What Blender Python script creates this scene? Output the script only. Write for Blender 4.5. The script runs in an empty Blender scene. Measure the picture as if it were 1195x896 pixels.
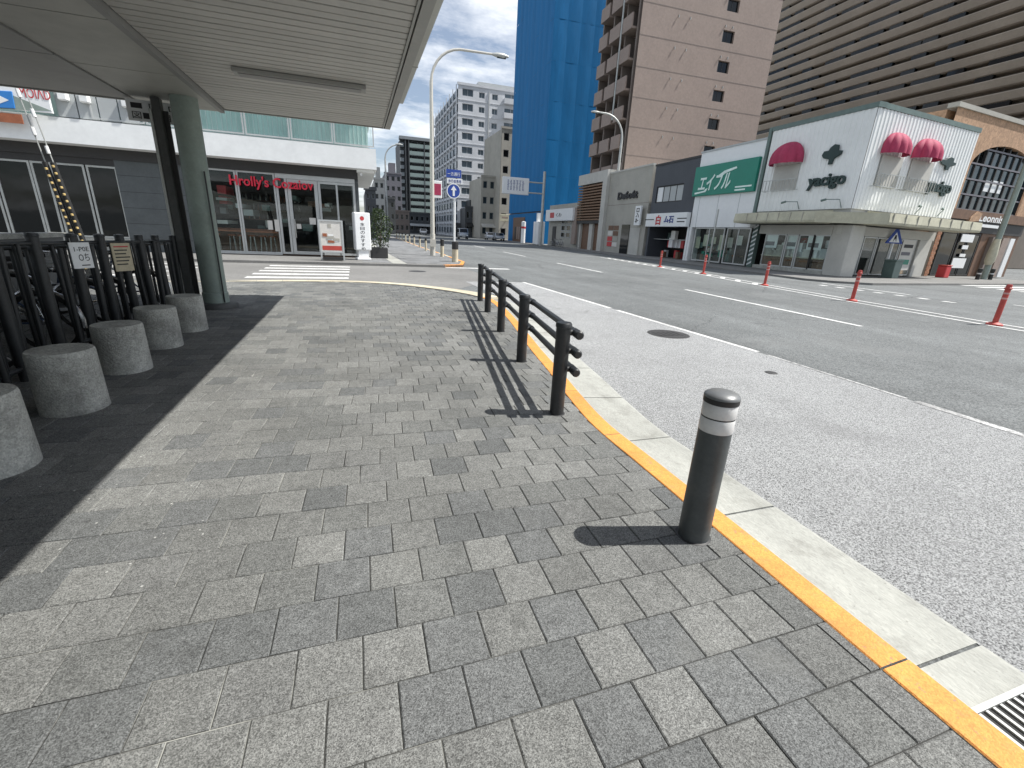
import bpy, bmesh, math, random
from mathutils import Vector, Matrix
import numpy as np
random.seed(7); rng = np.random.default_rng(7)
scene = bpy.context.scene
COL = scene.collection

# ------------------------------------------------------------------ camera
PW, PH = 1195.0, 896.0
FPX, HS, HY, RX, CAMH = 522.0, 0.05, 271.5, 415.0, 1.5
CX, CY = PW/2, PH/2
def _axes():
    p1 = np.array([0-CX, (HY+HS*(0-CX))-CY, FPX]); p2 = np.array([PW-CX, (HY+HS*(PW-CX))-CY, FPX])
    dn = np.cross(p2, p1); dn /= np.linalg.norm(dn)
    if dn[1] < 0: dn = -dn
    up = -dn
    fw = np.array([RX-CX, (HY+HS*(RX-CX))-CY, FPX]); fw /= np.linalg.norm(fw)
    rt = np.cross(fw, up); rt /= np.linalg.norm(rt)
    if rt[0] < 0: rt = -rt
    return np.array([rt, fw, up])
RA = _axes()
def ray(x, y): return RA @ np.array([x-CX, y-CY, FPX])
def G(x, y, z=0.0):
    d = ray(x, y); t = (z-CAMH)/d[2]; return Vector((d[0]*t, d[1]*t, z))
def AY(x, y, Y):
    d = ray(x, y); t = Y/d[1]; return Vector((d[0]*t, Y, CAMH+d[2]*t))
def AX(x, y, X):
    d = ray(x, y); t = X/d[0]; return Vector((X, d[1]*t, CAMH+d[2]*t))
def PROJ(p):
    c = RA.T @ (np.array([p[0], p[1], p[2]-CAMH])); return CX+FPX*c[0]/c[2], CY+FPX*c[1]/c[2], c[2]
cam = bpy.data.cameras.new('camera'); camo = bpy.data.objects.new('camera', cam); COL.objects.link(camo)
cam.sensor_width = 36.0; cam.lens = FPX/PW*36.0; cam.clip_start = 0.05; cam.clip_end = 6000
xa = RA @ np.array([1, 0, 0]); ya = RA @ np.array([0, -1, 0]); za = RA @ np.array([0, 0, -1])
M = Matrix(((xa[0], ya[0], za[0], 0), (xa[1], ya[1], za[1], 0), (xa[2], ya[2], za[2], CAMH), (0, 0, 0, 1)))
camo.matrix_world = M
scene.camera = camo

# ------------------------------------------------------------------ sky and sun
SUN = Vector((0.572, -0.143, 0.83)).normalized()
el = math.asin(SUN.z); az = math.atan2(SUN.x, SUN.y)
world = bpy.data.worlds.new('World'); scene.world = world; world.use_nodes = True
nt = world.node_tree; nt.nodes.clear()
wo = nt.nodes.new('ShaderNodeOutputWorld'); bg = nt.nodes.new('ShaderNodeBackground')
sky = nt.nodes.new('ShaderNodeTexSky'); sky.sky_type = 'NISHITA'; sky.sun_disc = False
sky.sun_elevation = el; sky.sun_rotation = az; sky.air_density = 1.0; sky.dust_density = 1.1; sky.ozone_density = 2.2
tc = nt.nodes.new('ShaderNodeTexCoord')
sep = nt.nodes.new('ShaderNodeSeparateXYZ'); nt.links.new(tc.outputs['Generated'], sep.inputs[0])
mz = nt.nodes.new('ShaderNodeMath'); mz.operation = 'MAXIMUM'; mz.inputs[1].default_value = 0.0; nt.links.new(sep.outputs[2], mz.inputs[0])
mz2 = nt.nodes.new('ShaderNodeMath'); mz2.operation = 'ADD'; mz2.inputs[1].default_value = 0.22; nt.links.new(mz.outputs[0], mz2.inputs[0])
dv = nt.nodes.new('ShaderNodeVectorMath'); dv.operation = 'DIVIDE'
cmb = nt.nodes.new('ShaderNodeCombineXYZ')
for i in range(3): nt.links.new(mz2.outputs[0], cmb.inputs[i])
nt.links.new(tc.outputs['Generated'], dv.inputs[0]); nt.links.new(cmb.outputs[0], dv.inputs[1])
mp = nt.nodes.new('ShaderNodeMapping'); mp.inputs['Scale'].default_value = (1.0, 1.6, 0.0); mp.inputs['Location'].default_value = (3.4, 1.1, 0)
nt.links.new(dv.outputs[0], mp.inputs[0])
nz = nt.nodes.new('ShaderNodeTexNoise'); nz.inputs['Scale'].default_value = 1.9; nz.inputs['Detail'].default_value = 9; nz.inputs['Roughness'].default_value = 0.62
nt.links.new(mp.outputs[0], nz.inputs['Vector'])
cr = nt.nodes.new('ShaderNodeValToRGB'); cr.color_ramp.elements[0].position = 0.43; cr.color_ramp.elements[1].position = 0.66
cr.color_ramp.elements[0].color = (0.14, 0.14, 0.14, 1); cr.color_ramp.elements[1].color = (0.92, 0.92, 0.92, 1)
nt.links.new(nz.outputs['Fac'], cr.inputs[0])
mx = nt.nodes.new('ShaderNodeMixRGB'); mx.inputs[2].default_value = (10.2, 10.5, 10.9, 1)
nt.links.new(cr.outputs[0], mx.inputs[0]); nt.links.new(sky.outputs[0], mx.inputs[1])
nt.links.new(mx.outputs[0], bg.inputs[0]); bg.inputs[1].default_value = 0.088
nt.links.new(bg.outputs[0], wo.inputs[0])
sl = bpy.data.lights.new('sun', 'SUN'); sl.energy = 5.0; sl.angle = math.radians(0.5); sl.color = (1.0, 0.972, 0.925)
so = bpy.data.objects.new('sun', sl); COL.objects.link(so); so.rotation_euler = (-SUN).to_track_quat('-Z', 'Y').to_euler(); so.location = (0, 0, 60)
vs = scene.view_settings; vs.view_transform = 'Standard'; vs.look = 'None'; vs.gamma = 1; vs.exposure = 0.45; vs.use_curve_mapping = False

# ------------------------------------------------------------------ materials
def hx(h):
    h = h.lstrip('#'); r = []
    for i in (0, 2, 4):
        v = int(h[i:i+2], 16)/255; r.append(v/12.92 if v <= 0.04045 else ((v+0.055)/1.055)**2.4)
    return (*r, 1)
MATS = {}
def mat(name, col, rough=0.6, metal=0.0, var=0.12, scale=3.0, bump=0.0, bscale=60.0, speck=0.0, speckscale=120.0, spow=1.0, track=0.0, stain=0.0, isl=0.0, spec=0.5, stretch=None):
    """base colour broken by two noises, optional aggregate speckle, per piece variation and bump"""
    if name in MATS: return MATS[name]
    if isinstance(col, str): col = hx(col)
    m = bpy.data.materials.new(name); m.use_nodes = True; n = m.node_tree.nodes; l = m.node_tree.links
    b = n['Principled BSDF']; b.inputs['Roughness'].default_value = rough; b.inputs['Metallic'].default_value = metal
    b.inputs['Specular IOR Level'].default_value = spec
    t = n.new('ShaderNodeTexCoord'); src = t.outputs['Object']
    if stretch:
        mpn = n.new('ShaderNodeMapping'); mpn.inputs['Scale'].default_value = stretch; l.new(src, mpn.inputs[0]); src = mpn.outputs[0]
    def noise(s, d=5, r=0.6):
        q = n.new('ShaderNodeTexNoise'); q.inputs['Scale'].default_value = s; q.inputs['Detail'].default_value = d; q.inputs['Roughness'].default_value = r
        l.new(src, q.inputs['Vector']); return q.outputs['Fac']
    def mr(v, a, c_, lo=0.3, hi=0.7):
        q = n.new('ShaderNodeMapRange'); q.inputs[1].default_value = lo; q.inputs[2].default_value = hi; q.inputs[3].default_value = a; q.inputs[4].default_value = c_
        l.new(v, q.inputs[0]); return q.outputs[0]
    def mul(a, c_):
        q = n.new('ShaderNodeMath'); q.operation = 'MULTIPLY'; l.new(a, q.inputs[0]); l.new(c_, q.inputs[1]); return q.outputs[0]
    f = mr(noise(scale), 1-var, 1+var)
    f = mul(f, mr(noise(scale*7.3, 3), 1-var*0.6, 1+var*0.6))
    if stain: f = mul(f, mr(noise(scale*0.31, 6, 0.7), 1-stain, 1.0, 0.35, 0.55))
    if speck:
        vo = n.new('ShaderNodeTexVoronoi'); vo.inputs['Scale'].default_value = speckscale; l.new(src, vo.inputs['Vector'])
        sp = n.new('ShaderNodeSeparateColor'); l.new(vo.outputs['Color'], sp.inputs[0])
        po = n.new('ShaderNodeMath'); po.operation = 'POWER'; po.inputs[1].default_value = spow; l.new(sp.outputs[0], po.inputs[0])
        f = mul(f, mr(po.outputs[0], 1+speck*.55 if spow > 1 else 1-speck, 1-speck if spow > 1 else 1+speck, 0, 1))
    if track:
        mt = n.new('ShaderNodeMapping'); mt.inputs['Scale'].default_value = (1.1, 0.035, 1); l.new(t.outputs['Object'], mt.inputs[0])
        tq = n.new('ShaderNodeTexNoise'); tq.inputs['Scale'].default_value = 1.0; tq.inputs['Detail'].default_value = 5; l.new(mt.outputs[0], tq.inputs['Vector']); f = mul(f, mr(tq.outputs['Fac'], 1-track, 1+track))
    if isl:
        gi = n.new('ShaderNodeNewGeometry'); oi = n.new('ShaderNodeObjectInfo')
        ad = n.new('ShaderNodeMath'); ad.operation = 'ADD'; l.new(gi.outputs['Random Per Island'], ad.inputs[0]); l.new(oi.outputs['Random'], ad.inputs[1])
        fr = n.new('ShaderNodeMath'); fr.operation = 'FRACT'; l.new(ad.outputs[0], fr.inputs[0])
        f = mul(f, mr(fr.outputs[0], 1-isl, 1+isl, 0, 1))
    mxx = n.new('ShaderNodeVectorMath'); mxx.operation = 'SCALE'; mxx.inputs[0].default_value = col[:3]; l.new(f, mxx.inputs['Scale'])
    l.new(mxx.outputs[0], b.inputs['Base Color'])
    if bump:
        bn = n.new('ShaderNodeBump'); bn.inputs['Strength'].default_value = bump; bn.inputs['Distance'].default_value = 0.01
        l.new(noise(bscale, 4), bn.inputs['Height']); l.new(bn.outputs[0], b.inputs['Normal'])
    MATS[name] = m; return m
def glass(name, col='#0d1112', rough=0.04, trans=0.0):
    """window glass: mirror-like by fresnel over a dark (or partly clear) pane"""
    if name in MATS: return MATS[name]
    m = bpy.data.materials.new(name); m.use_nodes = True; n = m.node_tree.nodes; l = m.node_tree.links
    b = n['Principled BSDF']; b.inputs['Base Color'].default_value = hx(col); b.inputs['Roughness'].default_value = rough; b.inputs['Specular IOR Level'].default_value = 0.4
    t = n.new('ShaderNodeTexCoord'); q = n.new('ShaderNodeTexNoise'); q.inputs['Scale'].default_value = 0.9; l.new(t.outputs['Object'], q.inputs['Vector'])
    bn = n.new('ShaderNodeBump'); bn.inputs['Strength'].default_value = 0.06; bn.inputs['Distance'].default_value = 0.05; l.new(q.outputs['Fac'], bn.inputs['Height']); l.new(bn.outputs[0], b.inputs['Normal'])
    if trans:
        tr = n.new('ShaderNodeBsdfTransparent'); tr.inputs[0].default_value = (0.9, 0.95, 0.94, 1); ms = n.new('ShaderNodeMixShader'); gl = n.new('ShaderNodeBsdfGlossy'); gl.inputs['Roughness'].default_value = 0.02
        lw = n.new('ShaderNodeLayerWeight'); lw.inputs[0].default_value = 0.5; pw = n.new('ShaderNodeMath'); pw.operation = 'POWER'; pw.inputs[1].default_value = 4.0; l.new(lw.outputs['Facing'], pw.inputs[0])
        fr = n.new('ShaderNodeMath'); fr.operation = 'MULTIPLY_ADD'; fr.inputs[1].default_value = 0.85; fr.inputs[2].default_value = 0.035; l.new(pw.outputs[0], fr.inputs[0]); l.new(fr.outputs[0], ms.inputs[0]); l.new(tr.outputs[0], ms.inputs[1]); l.new(gl.outputs[0], ms.inputs[2])
        l.new(ms.outputs[0], n['Material Output'].inputs[0])
    MATS[name] = m; return m
def emit(name, col, s):
    m = bpy.data.materials.new(name); m.use_nodes = True; b = m.node_tree.nodes['Principled BSDF']
    b.inputs['Base Color'].default_value = hx(col); b.inputs['Emission Color'].default_value = hx(col); b.inputs['Emission Strength'].default_value = s
    MATS[name] = m; return m

mat('asphalt', (0.132, 0.140, 0.139, 1), 0.85, var=0.12, scale=0.35, bump=0.6, bscale=90, track=0.14, speck=0.55, speckscale=75, stain=0.18)
mat('asphalt_bay', (0.315, 0.32, 0.318, 1), 0.9, var=0.06, scale=0.5, bump=1.0, bscale=150, speck=0.74, spow=1.4, speckscale=165, stain=0.08)
mat('asphalt_side', (0.19, 0.187, 0.178, 1), 0.9, var=0.10, scale=0.4, bump=0.4, bscale=80, speck=0.3, speckscale=70, stain=0.15)
def paver_mat():
    m = bpy.data.materials.new('paver'); m.use_nodes = True; n = m.node_tree.nodes; l = m.node_tree.links; b = n['Principled BSDF']; b.inputs['Roughness'].default_value = 0.9; b.inputs['Specular IOR Level'].default_value = 0.3
    ge = n.new('ShaderNodeNewGeometry'); oi = n.new('ShaderNodeObjectInfo')
    ad = n.new('ShaderNodeMath'); ad.operation = 'ADD'; l.new(ge.outputs['Random Per Island'], ad.inputs[0]); l.new(oi.outputs['Random'], ad.inputs[1])
    fr = n.new('ShaderNodeMath'); fr.operation = 'FRACT'; l.new(ad.outputs[0], fr.inputs[0])
    ra = n.new('ShaderNodeValToRGB'); ra.color_ramp.interpolation = 'CONSTANT'
    cols = [(0.0, (.136, .139, .133)), (.16, (.168, .170, .162)), (.30, (.145, .147, .140)), (.44, (.116, .120, .118)), (.54, (.157, .159, .151)), (.68, (.130, .134, .132)), (.78, (.178, .180, .171)), (.9, (.151, .153, .147))]
    e = ra.color_ramp.elements; e[0].position, e[0].color = 0, (*cols[0][1], 1); e[1].position, e[1].color = cols[1][0], (*cols[1][1], 1)
    for p, c in cols[2:]: q = e.new(p); q.color = (*c, 1)
    l.new(fr.outputs[0], ra.inputs[0])
    def noise(s, d=4, r=.6):
        q = n.new('ShaderNodeTexNoise'); q.inputs['Scale'].default_value = s; q.inputs['Detail'].default_value = d; q.inputs['Roughness'].default_value = r; l.new(ge.outputs['Position'], q.inputs['Vector']); return q.outputs['Fac']
    def mr(v, lo, hi, a, c):
        q = n.new('ShaderNodeMapRange'); q.inputs[1].default_value = lo; q.inputs[2].default_value = hi; q.inputs[3].default_value = a; q.inputs[4].default_value = c; l.new(v, q.inputs[0]); return q.outputs[0]
    def mul(a, c):
        q = n.new('ShaderNodeMath'); q.operation = 'MULTIPLY'; l.new(a, q.inputs[0]); l.new(c, q.inputs[1]); return q.outputs[0]
    vo = n.new('ShaderNodeTexVoronoi'); vo.inputs['Scale'].default_value = 300; l.new(ge.outputs['Position'], vo.inputs['Vector']); sp = n.new('ShaderNodeSeparateColor'); l.new(vo.outputs['Color'], sp.inputs[0])
    f = mul(mr(sp.outputs[0], 0, 1, .45, 1.55), mr(noise(.9, 6), .3, .7, .80, 1.20)); f = mul(f, mr(noise(16, 4), .3, .7, .86, 1.14)); f = mul(f, mr(noise(70, 3), .3, .7, .80, 1.2))
    f = mul(f, mr(noise(2.4, 5, .7), .60, .72, 1.0, .72))                       # darker spill stains
    sc = n.new('ShaderNodeVectorMath'); sc.operation = 'SCALE'; l.new(ra.outputs[0], sc.inputs[0]); l.new(f, sc.inputs['Scale'])
    v2 = n.new('ShaderNodeTexVoronoi'); v2.inputs['Scale'].default_value = 14; v2.inputs['Randomness'].default_value = 1; l.new(ge.outputs['Position'], v2.inputs['Vector'])
    sx = n.new('ShaderNodeSeparateXYZ'); l.new(ge.outputs['Position'], sx.inputs[0])
    wd = mul(mr(v2.outputs['Distance'], .05, .09, 1, 0), mul(mr(noise(1.1, 3), .50, .62, 0, 1), mr(sx.outputs[0], -.9, .6, 1, .12)))   # bird lime and litter flecks
    mx = n.new('ShaderNodeMixRGB'); mx.inputs[2].default_value = (.55, .55, .52, 1); l.new(wd, mx.inputs[0]); l.new(sc.outputs[0], mx.inputs[1]); l.new(mx.outputs[0], b.inputs['Base Color'])
    bn = n.new('ShaderNodeBump'); bn.inputs['Strength'].default_value = .55; bn.inputs['Distance'].default_value = .006; l.new(noise(190, 3), bn.inputs['Height']); l.new(bn.outputs[0], b.inputs['Normal'])
    MATS['paver'] = m
    # joint sand: dark damp sand, washed pale towards the inner side of the pavement
    m = bpy.data.materials.new('joint'); m.use_nodes = True; n = m.node_tree.nodes; l = m.node_tree.links; b = n['Principled BSDF']; b.inputs['Roughness'].default_value = .95
    ge = n.new('ShaderNodeNewGeometry'); sx = n.new('ShaderNodeSeparateXYZ'); l.new(ge.outputs['Position'], sx.inputs[0])
    w = mul(mr(sx.outputs[0], -.6, .9, 1, .0), mr(noise(3.0, 5), .44, .58, 0, 1))
    mx = n.new('ShaderNodeMixRGB'); mx.inputs[1].default_value = (.045, .045, .042, 1); mx.inputs[2].default_value = (.36, .36, .33, 1); l.new(w, mx.inputs[0]); l.new(mx.outputs[0], b.inputs['Base Color'])
    MATS['joint'] = m
paver_mat()
mat('paver_far', (0.175, 0.178, 0.18, 1), 0.9, var=0.08, scale=2.2, isl=0.22)
mat('kerb', (0.37, 0.37, 0.335, 1), 0.85, var=0.10, scale=1.4, bump=0.35, bscale=120, speck=0.10, speckscale=200, stain=0.22)
mat('gutter', (0.365, 0.368, 0.335, 1), 0.88, var=0.09, scale=2.6, bump=0.3, bscale=90, speck=0.10, speckscale=140, stain=0.20, stretch=(1, 0.35, 1))
mat('yellow_paint', (0.72, 0.30, 0.066, 1), 0.75, var=0.10, scale=5, bump=0.35, bscale=140, speck=0.16, speckscale=150, stain=0.18)
mat('pale_kerb', (0.56, 0.50, 0.37, 1), 0.85, var=0.15, scale=2, stain=0.2)
mat('white_paint', (0.66, 0.66, 0.64, 1), 0.75, var=0.10, scale=6, speck=0.15, speckscale=90, stain=0.25)
mat('worn_paint', (0.44, 0.44, 0.43, 1), 0.8, var=0.25, scale=5, speck=0.35, speckscale=80, stain=0.4)
mat('iron', (0.05, 0.05, 0.05, 1), 0.6, 0.3, var=0.2, scale=12, bump=0.4, bscale=80)
mat('black_metal', (0.022, 0.024, 0.025, 1), 0.45, 0.0, var=0.2, scale=9, bump=0.08, bscale=70, speck=0.12, speckscale=90)
mat('bollard_grey', (0.062, 0.070, 0.072, 1), 0.48, 0.0, var=0.16, scale=6, bump=0.05, bscale=70)
mat('reflective_white', (0.62, 0.62, 0.61, 1), 0.4, var=0.08, scale=9)
mat('reflective_pink', (0.55, 0.30, 0.27, 1), 0.4, var=0.08, scale=9)
mat('cap_grey', (0.16, 0.165, 0.165, 1), 0.38, 0.2, var=0.1, scale=20)
mat('cap_black', (0.02, 0.02, 0.02, 1), 0.5)
mat('cast_concrete', (0.42, 0.42, 0.385, 1), 0.92, var=0.20, scale=4, bump=0.9, bscale=55, speck=0.22, speckscale=110, stain=0.30)
mat('column_green', (0.265, 0.32, 0.285, 1), 0.55, var=0.09, scale=3, bump=0.08, bscale=30, stain=0.15)
mat('column_dark', (0.07, 0.072, 0.07, 1), 0.55, var=0.2, scale=3)
mat('slat', (0.50, 0.49, 0.455, 1), 0.5, 0.0, var=0.05, scale=1.2, isl=0.05)
mat('soffit', (0.40, 0.40, 0.365, 1), 0.5, 0.05, var=0.10, scale=0.7, stain=0.2)
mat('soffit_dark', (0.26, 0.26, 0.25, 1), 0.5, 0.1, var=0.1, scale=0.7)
mat('fascia', (0.33, 0.33, 0.31, 1), 0.5, 0.1, var=0.08, scale=1)
mat('fascia_pale', (0.48, 0.48, 0.44, 1), 0.5, var=0.08, scale=1)
mat('gap_dark', (0.03, 0.03, 0.03, 1), 0.9)
mat('white_wall', (0.82, 0.83, 0.82, 1), 0.75, var=0.05, scale=0.8, stain=0.08, bump=0.15, bscale=25)
mat('grey_panel', (0.42, 0.44, 0.44, 1), 0.6, var=0.05, scale=1)
mat('dark_header', (0.035, 0.034, 0.034, 1), 0.6, var=0.1, scale=1)
mat('dark_tile', (0.085, 0.095, 0.098, 1), 0.5, var=0.12, scale=2)
mat('aluminium', (0.50, 0.51, 0.50, 1), 0.4, 0.3, var=0.06, scale=3)
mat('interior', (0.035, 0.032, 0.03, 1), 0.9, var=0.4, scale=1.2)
mat('curtain', (0.52, 0.68, 0.64, 1), 0.7, var=0.12, scale=2, stretch=(6, 1, 0.3))
mat('wood_orange', (0.30, 0.10, 0.045, 1), 0.5, var=0.2, scale=4)
mat('wood', (0.16, 0.09, 0.055, 1), 0.6, var=0.2, scale=4)
mat('old_paper', (0.50, 0.44, 0.31, 1), 0.7, var=0.12, scale=9)
mat('paper', (0.62, 0.60, 0.56, 1), 0.7, var=0.05, scale=6)
mat('sign_white', (0.78, 0.79, 0.79, 1), 0.4, var=0.03, scale=3)
mat('ink', (0.02, 0.02, 0.022, 1), 0.6)
mat('ink_blue', (0.03, 0.05, 0.22, 1), 0.5)
mat('red', (0.50, 0.045, 0.05, 1), 0.5, var=0.08)
mat('post_red', (0.46, 0.06, 0.045, 1), 0.5, var=0.12, scale=5, stain=0.2)
mat('sign_blue', (0.02, 0.06, 0.30, 1), 0.4, var=0.05)
mat('arrow_blue', (0.03, 0.20, 0.55, 1), 0.4, var=0.05)
mat('galv', (0.46, 0.47, 0.45, 1), 0.45, 0.35, var=0.10, scale=3, stain=0.12)
mat('lamp_beige', (0.52, 0.50, 0.45, 1), 0.5, var=0.07, scale=2)
mat('tile_brown', (0.295, 0.232, 0.198, 1), 0.7, var=0.05, scale=0.5, stain=0.06, speck=0.06, speckscale=6)
mat('tile_brown_dark', (0.20, 0.165, 0.145, 1), 0.7, var=0.07, scale=0.5)
mat('sheet_blue', (0.008, 0.155, 0.38, 1), 0.7, spec=0.2, var=0.10, scale=0.5, bump=0.7, bscale=1.3, stretch=(1, 1, 0.15))
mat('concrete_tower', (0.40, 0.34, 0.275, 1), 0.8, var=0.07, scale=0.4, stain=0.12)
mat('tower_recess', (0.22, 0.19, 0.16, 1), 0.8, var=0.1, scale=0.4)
mat('corrugated', (0.82, 0.83, 0.81, 1), 0.5, var=0.03, scale=0.6, stain=0.08)
mat('trim_green', (0.12, 0.17, 0.155, 1), 0.5)
mat('logo_green', (0.012, 0.035, 0.032, 1), 0.5)
mat('awning_pink', (0.36, 0.032, 0.085, 1), 0.75, var=0.14, scale=2)
mat('awning_cream', (0.52, 0.50, 0.38, 1), 0.6, var=0.10, scale=1.5, stain=0.25)
mat('cream_wall', (0.50, 0.49, 0.45, 1), 0.7, var=0.06, scale=1, stain=0.12)
mat('beige_wall', (0.40, 0.385, 0.34, 1), 0.8, var=0.07, scale=0.8, stain=0.15)
mat('slate_wall', (0.060, 0.066, 0.078, 1), 0.6, var=0.08, scale=1)
mat('sign_green', (0.006, 0.21, 0.145, 1), 0.4, var=0.05, scale=1)
mat('sign_mint', (0.72, 0.86, 0.80, 1), 0.5)
mat('brick', (0.36, 0.175, 0.10, 1), 0.85, var=0.16, scale=2, isl=0.25)
mat('brick_tan', (0.42, 0.265, 0.165, 1), 0.85, var=0.13, scale=2, speck=0.2, speckscale=9)
mat('louvre_wood', (0.20, 0.115, 0.065, 1), 0.6, var=0.12, scale=2)
mat('apt_white', (0.62, 0.64, 0.67, 1), 0.7, var=0.06, scale=0.5, stain=0.10)
mat('apt_grey', (0.20, 0.22, 0.23, 1), 0.6, var=0.08, scale=0.5)
mat('apt_dark', (0.055, 0.06, 0.065, 1), 0.6, var=0.08, scale=0.5)
mat('apt_green', (0.22, 0.28, 0.265, 1), 0.5, var=0.06, scale=0.5)
mat('block_violet', (0.17, 0.165, 0.185, 1), 0.7, var=0.08, scale=0.4)
mat('leaf', (0.055, 0.085, 0.03, 1), 0.6, var=0.35, scale=3, isl=0.45)
mat('bark', (0.10, 0.075, 0.05, 1), 0.9)
mat('car_white', (0.62, 0.63, 0.64, 1), 0.25, var=0.02)
mat('car_silver', (0.35, 0.37, 0.39, 1), 0.25, 0.5, var=0.02)
mat('car_dark', (0.05, 0.055, 0.06, 1), 0.25, 0.2, var=0.02)
mat('rubber', (0.02, 0.02, 0.02, 1), 0.8)
mat('chrome', (0.55, 0.55, 0.55, 1), 0.25, 0.9)
mat('reflector', (0.70, 0.52, 0.22, 1), 0.4)
mat('bike_frame_a', (0.10, 0.11, 0.12, 1), 0.35, 0.3); mat('bike_frame_b', (0.04, 0.07, 0.14, 1), 0.35); mat('bike_frame_c', (0.25, 0.25, 0.25, 1), 0.3, 0.6)
def wear(name, col, scale, lo, hi, amt=1.0, kind='noise', mask=None):
    """patches of another colour with a shape of their own: chips, grime, oil, cracks"""
    m = MATS[name]; n = m.node_tree.nodes; l = m.node_tree.links; b = n['Principled BSDF']; src = b.inputs['Base Color'].links[0].from_socket
    ge = n.new('ShaderNodeNewGeometry')
    def noise(s, d=6, r=.65):
        q = n.new('ShaderNodeTexNoise'); q.inputs['Scale'].default_value = s; q.inputs['Detail'].default_value = d; q.inputs['Roughness'].default_value = r; l.new(ge.outputs['Position'], q.inputs['Vector']); return q
    if kind == 'noise': v = noise(scale).outputs['Fac']
    else:
        vo = n.new('ShaderNodeTexVoronoi'); vo.inputs['Scale'].default_value = scale; vo.feature = 'DISTANCE_TO_EDGE' if kind == 'crack' else 'F1'
        w = noise(3.0, 4); mxv = n.new('ShaderNodeVectorMath'); mxv.operation = 'MULTIPLY_ADD'; mxv.inputs[1].default_value = (.35,)*3 if kind == 'crack' else (.02,)*3; l.new(w.outputs['Color'], mxv.inputs[0]); l.new(ge.outputs['Position'], mxv.inputs[2]); l.new(mxv.outputs[0], vo.inputs['Vector'])
        v = vo.outputs['Distance']
    q = n.new('ShaderNodeMapRange'); q.inputs[1].default_value = lo; q.inputs[2].default_value = hi; q.inputs[3].default_value = 0 if kind == 'noise' else amt; q.inputs[4].default_value = amt if kind == 'noise' else 0; l.new(v, q.inputs[0]); f = q.outputs[0]
    if mask:
        k = n.new('ShaderNodeMapRange'); k.inputs[1].default_value = mask[1]; k.inputs[2].default_value = mask[2]; l.new(noise(mask[0], 3).outputs['Fac'], k.inputs[0])
        mm = n.new('ShaderNodeMath'); mm.operation = 'MULTIPLY'; l.new(f, mm.inputs[0]); l.new(k.outputs[0], mm.inputs[1]); f = mm.outputs[0]
    mx = n.new('ShaderNodeMixRGB'); mx.inputs[2].default_value = (*col, 1); l.new(f, mx.inputs[0]); l.new(src, mx.inputs[1]); l.new(mx.outputs[0], b.inputs['Base Color'])
wear('yellow_paint', (.20, .17, .12), 30, .60, .66, .85, mask=(3, .42, .6)); wear('yellow_paint', (.30, .22, .12), 7, .55, .75, .5)
wear('white_paint', (.15, .15, .15), 22, .56, .64, .8); wear('worn_paint', (.14, .14, .14), 14, .52, .60, .8)
wear('gutter', (.17, .165, .145), 4, .54, .72, .55); wear('gutter', (.13, .125, .11), 45, .62, .70, .5); wear('kerb', (.16, .155, .135), 5, .54, .7, .5)
wear('cast_concrete', (.14, .14, .12), 5, .54, .70, .4); wear('cast_concrete', (.50, .50, .46), 26, .62, .70, .5)
wear('asphalt', (.035, .036, .037), .9, .62, .74, .45); wear('asphalt', (.03, .03, .03), .22, .0015, .004, .8, 'crack', (.12, .45, .55)); wear('asphalt', (.19, .195, .19), .28, .56, .64, .25)
wear('asphalt_bay', (.13, .13, .13), .55, .56, .74, .40); wear('asphalt_bay', (.12, .12, .12), .3, .0012, .003, .6, 'crack', (.25, .5, .58))
wear('paver', (.055, .056, .055), 3.1, .035, .055, .8, 'spot', (.9, .45, .6)); wear('paver', (.10, .10, .095), 1.6, .58, .75, .45); wear('paver', (.24, .24, .22), .8, .56, .72, .35)
wear('bollard_grey', (.16, .155, .14), 9, .56, .75, .30); wear('black_metal', (.10, .098, .09), 8, .60, .78, .30)
glass('glass_dark'); glass('glass_clear', trans=1.0); glass('glass_blue', '#2a363c'); glass('glass_pale', '#5c6870', 0.1); glass('glass_teal', '#3d5a58', 0.08)
emit('neon', '#b02035', 0.22)

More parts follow.
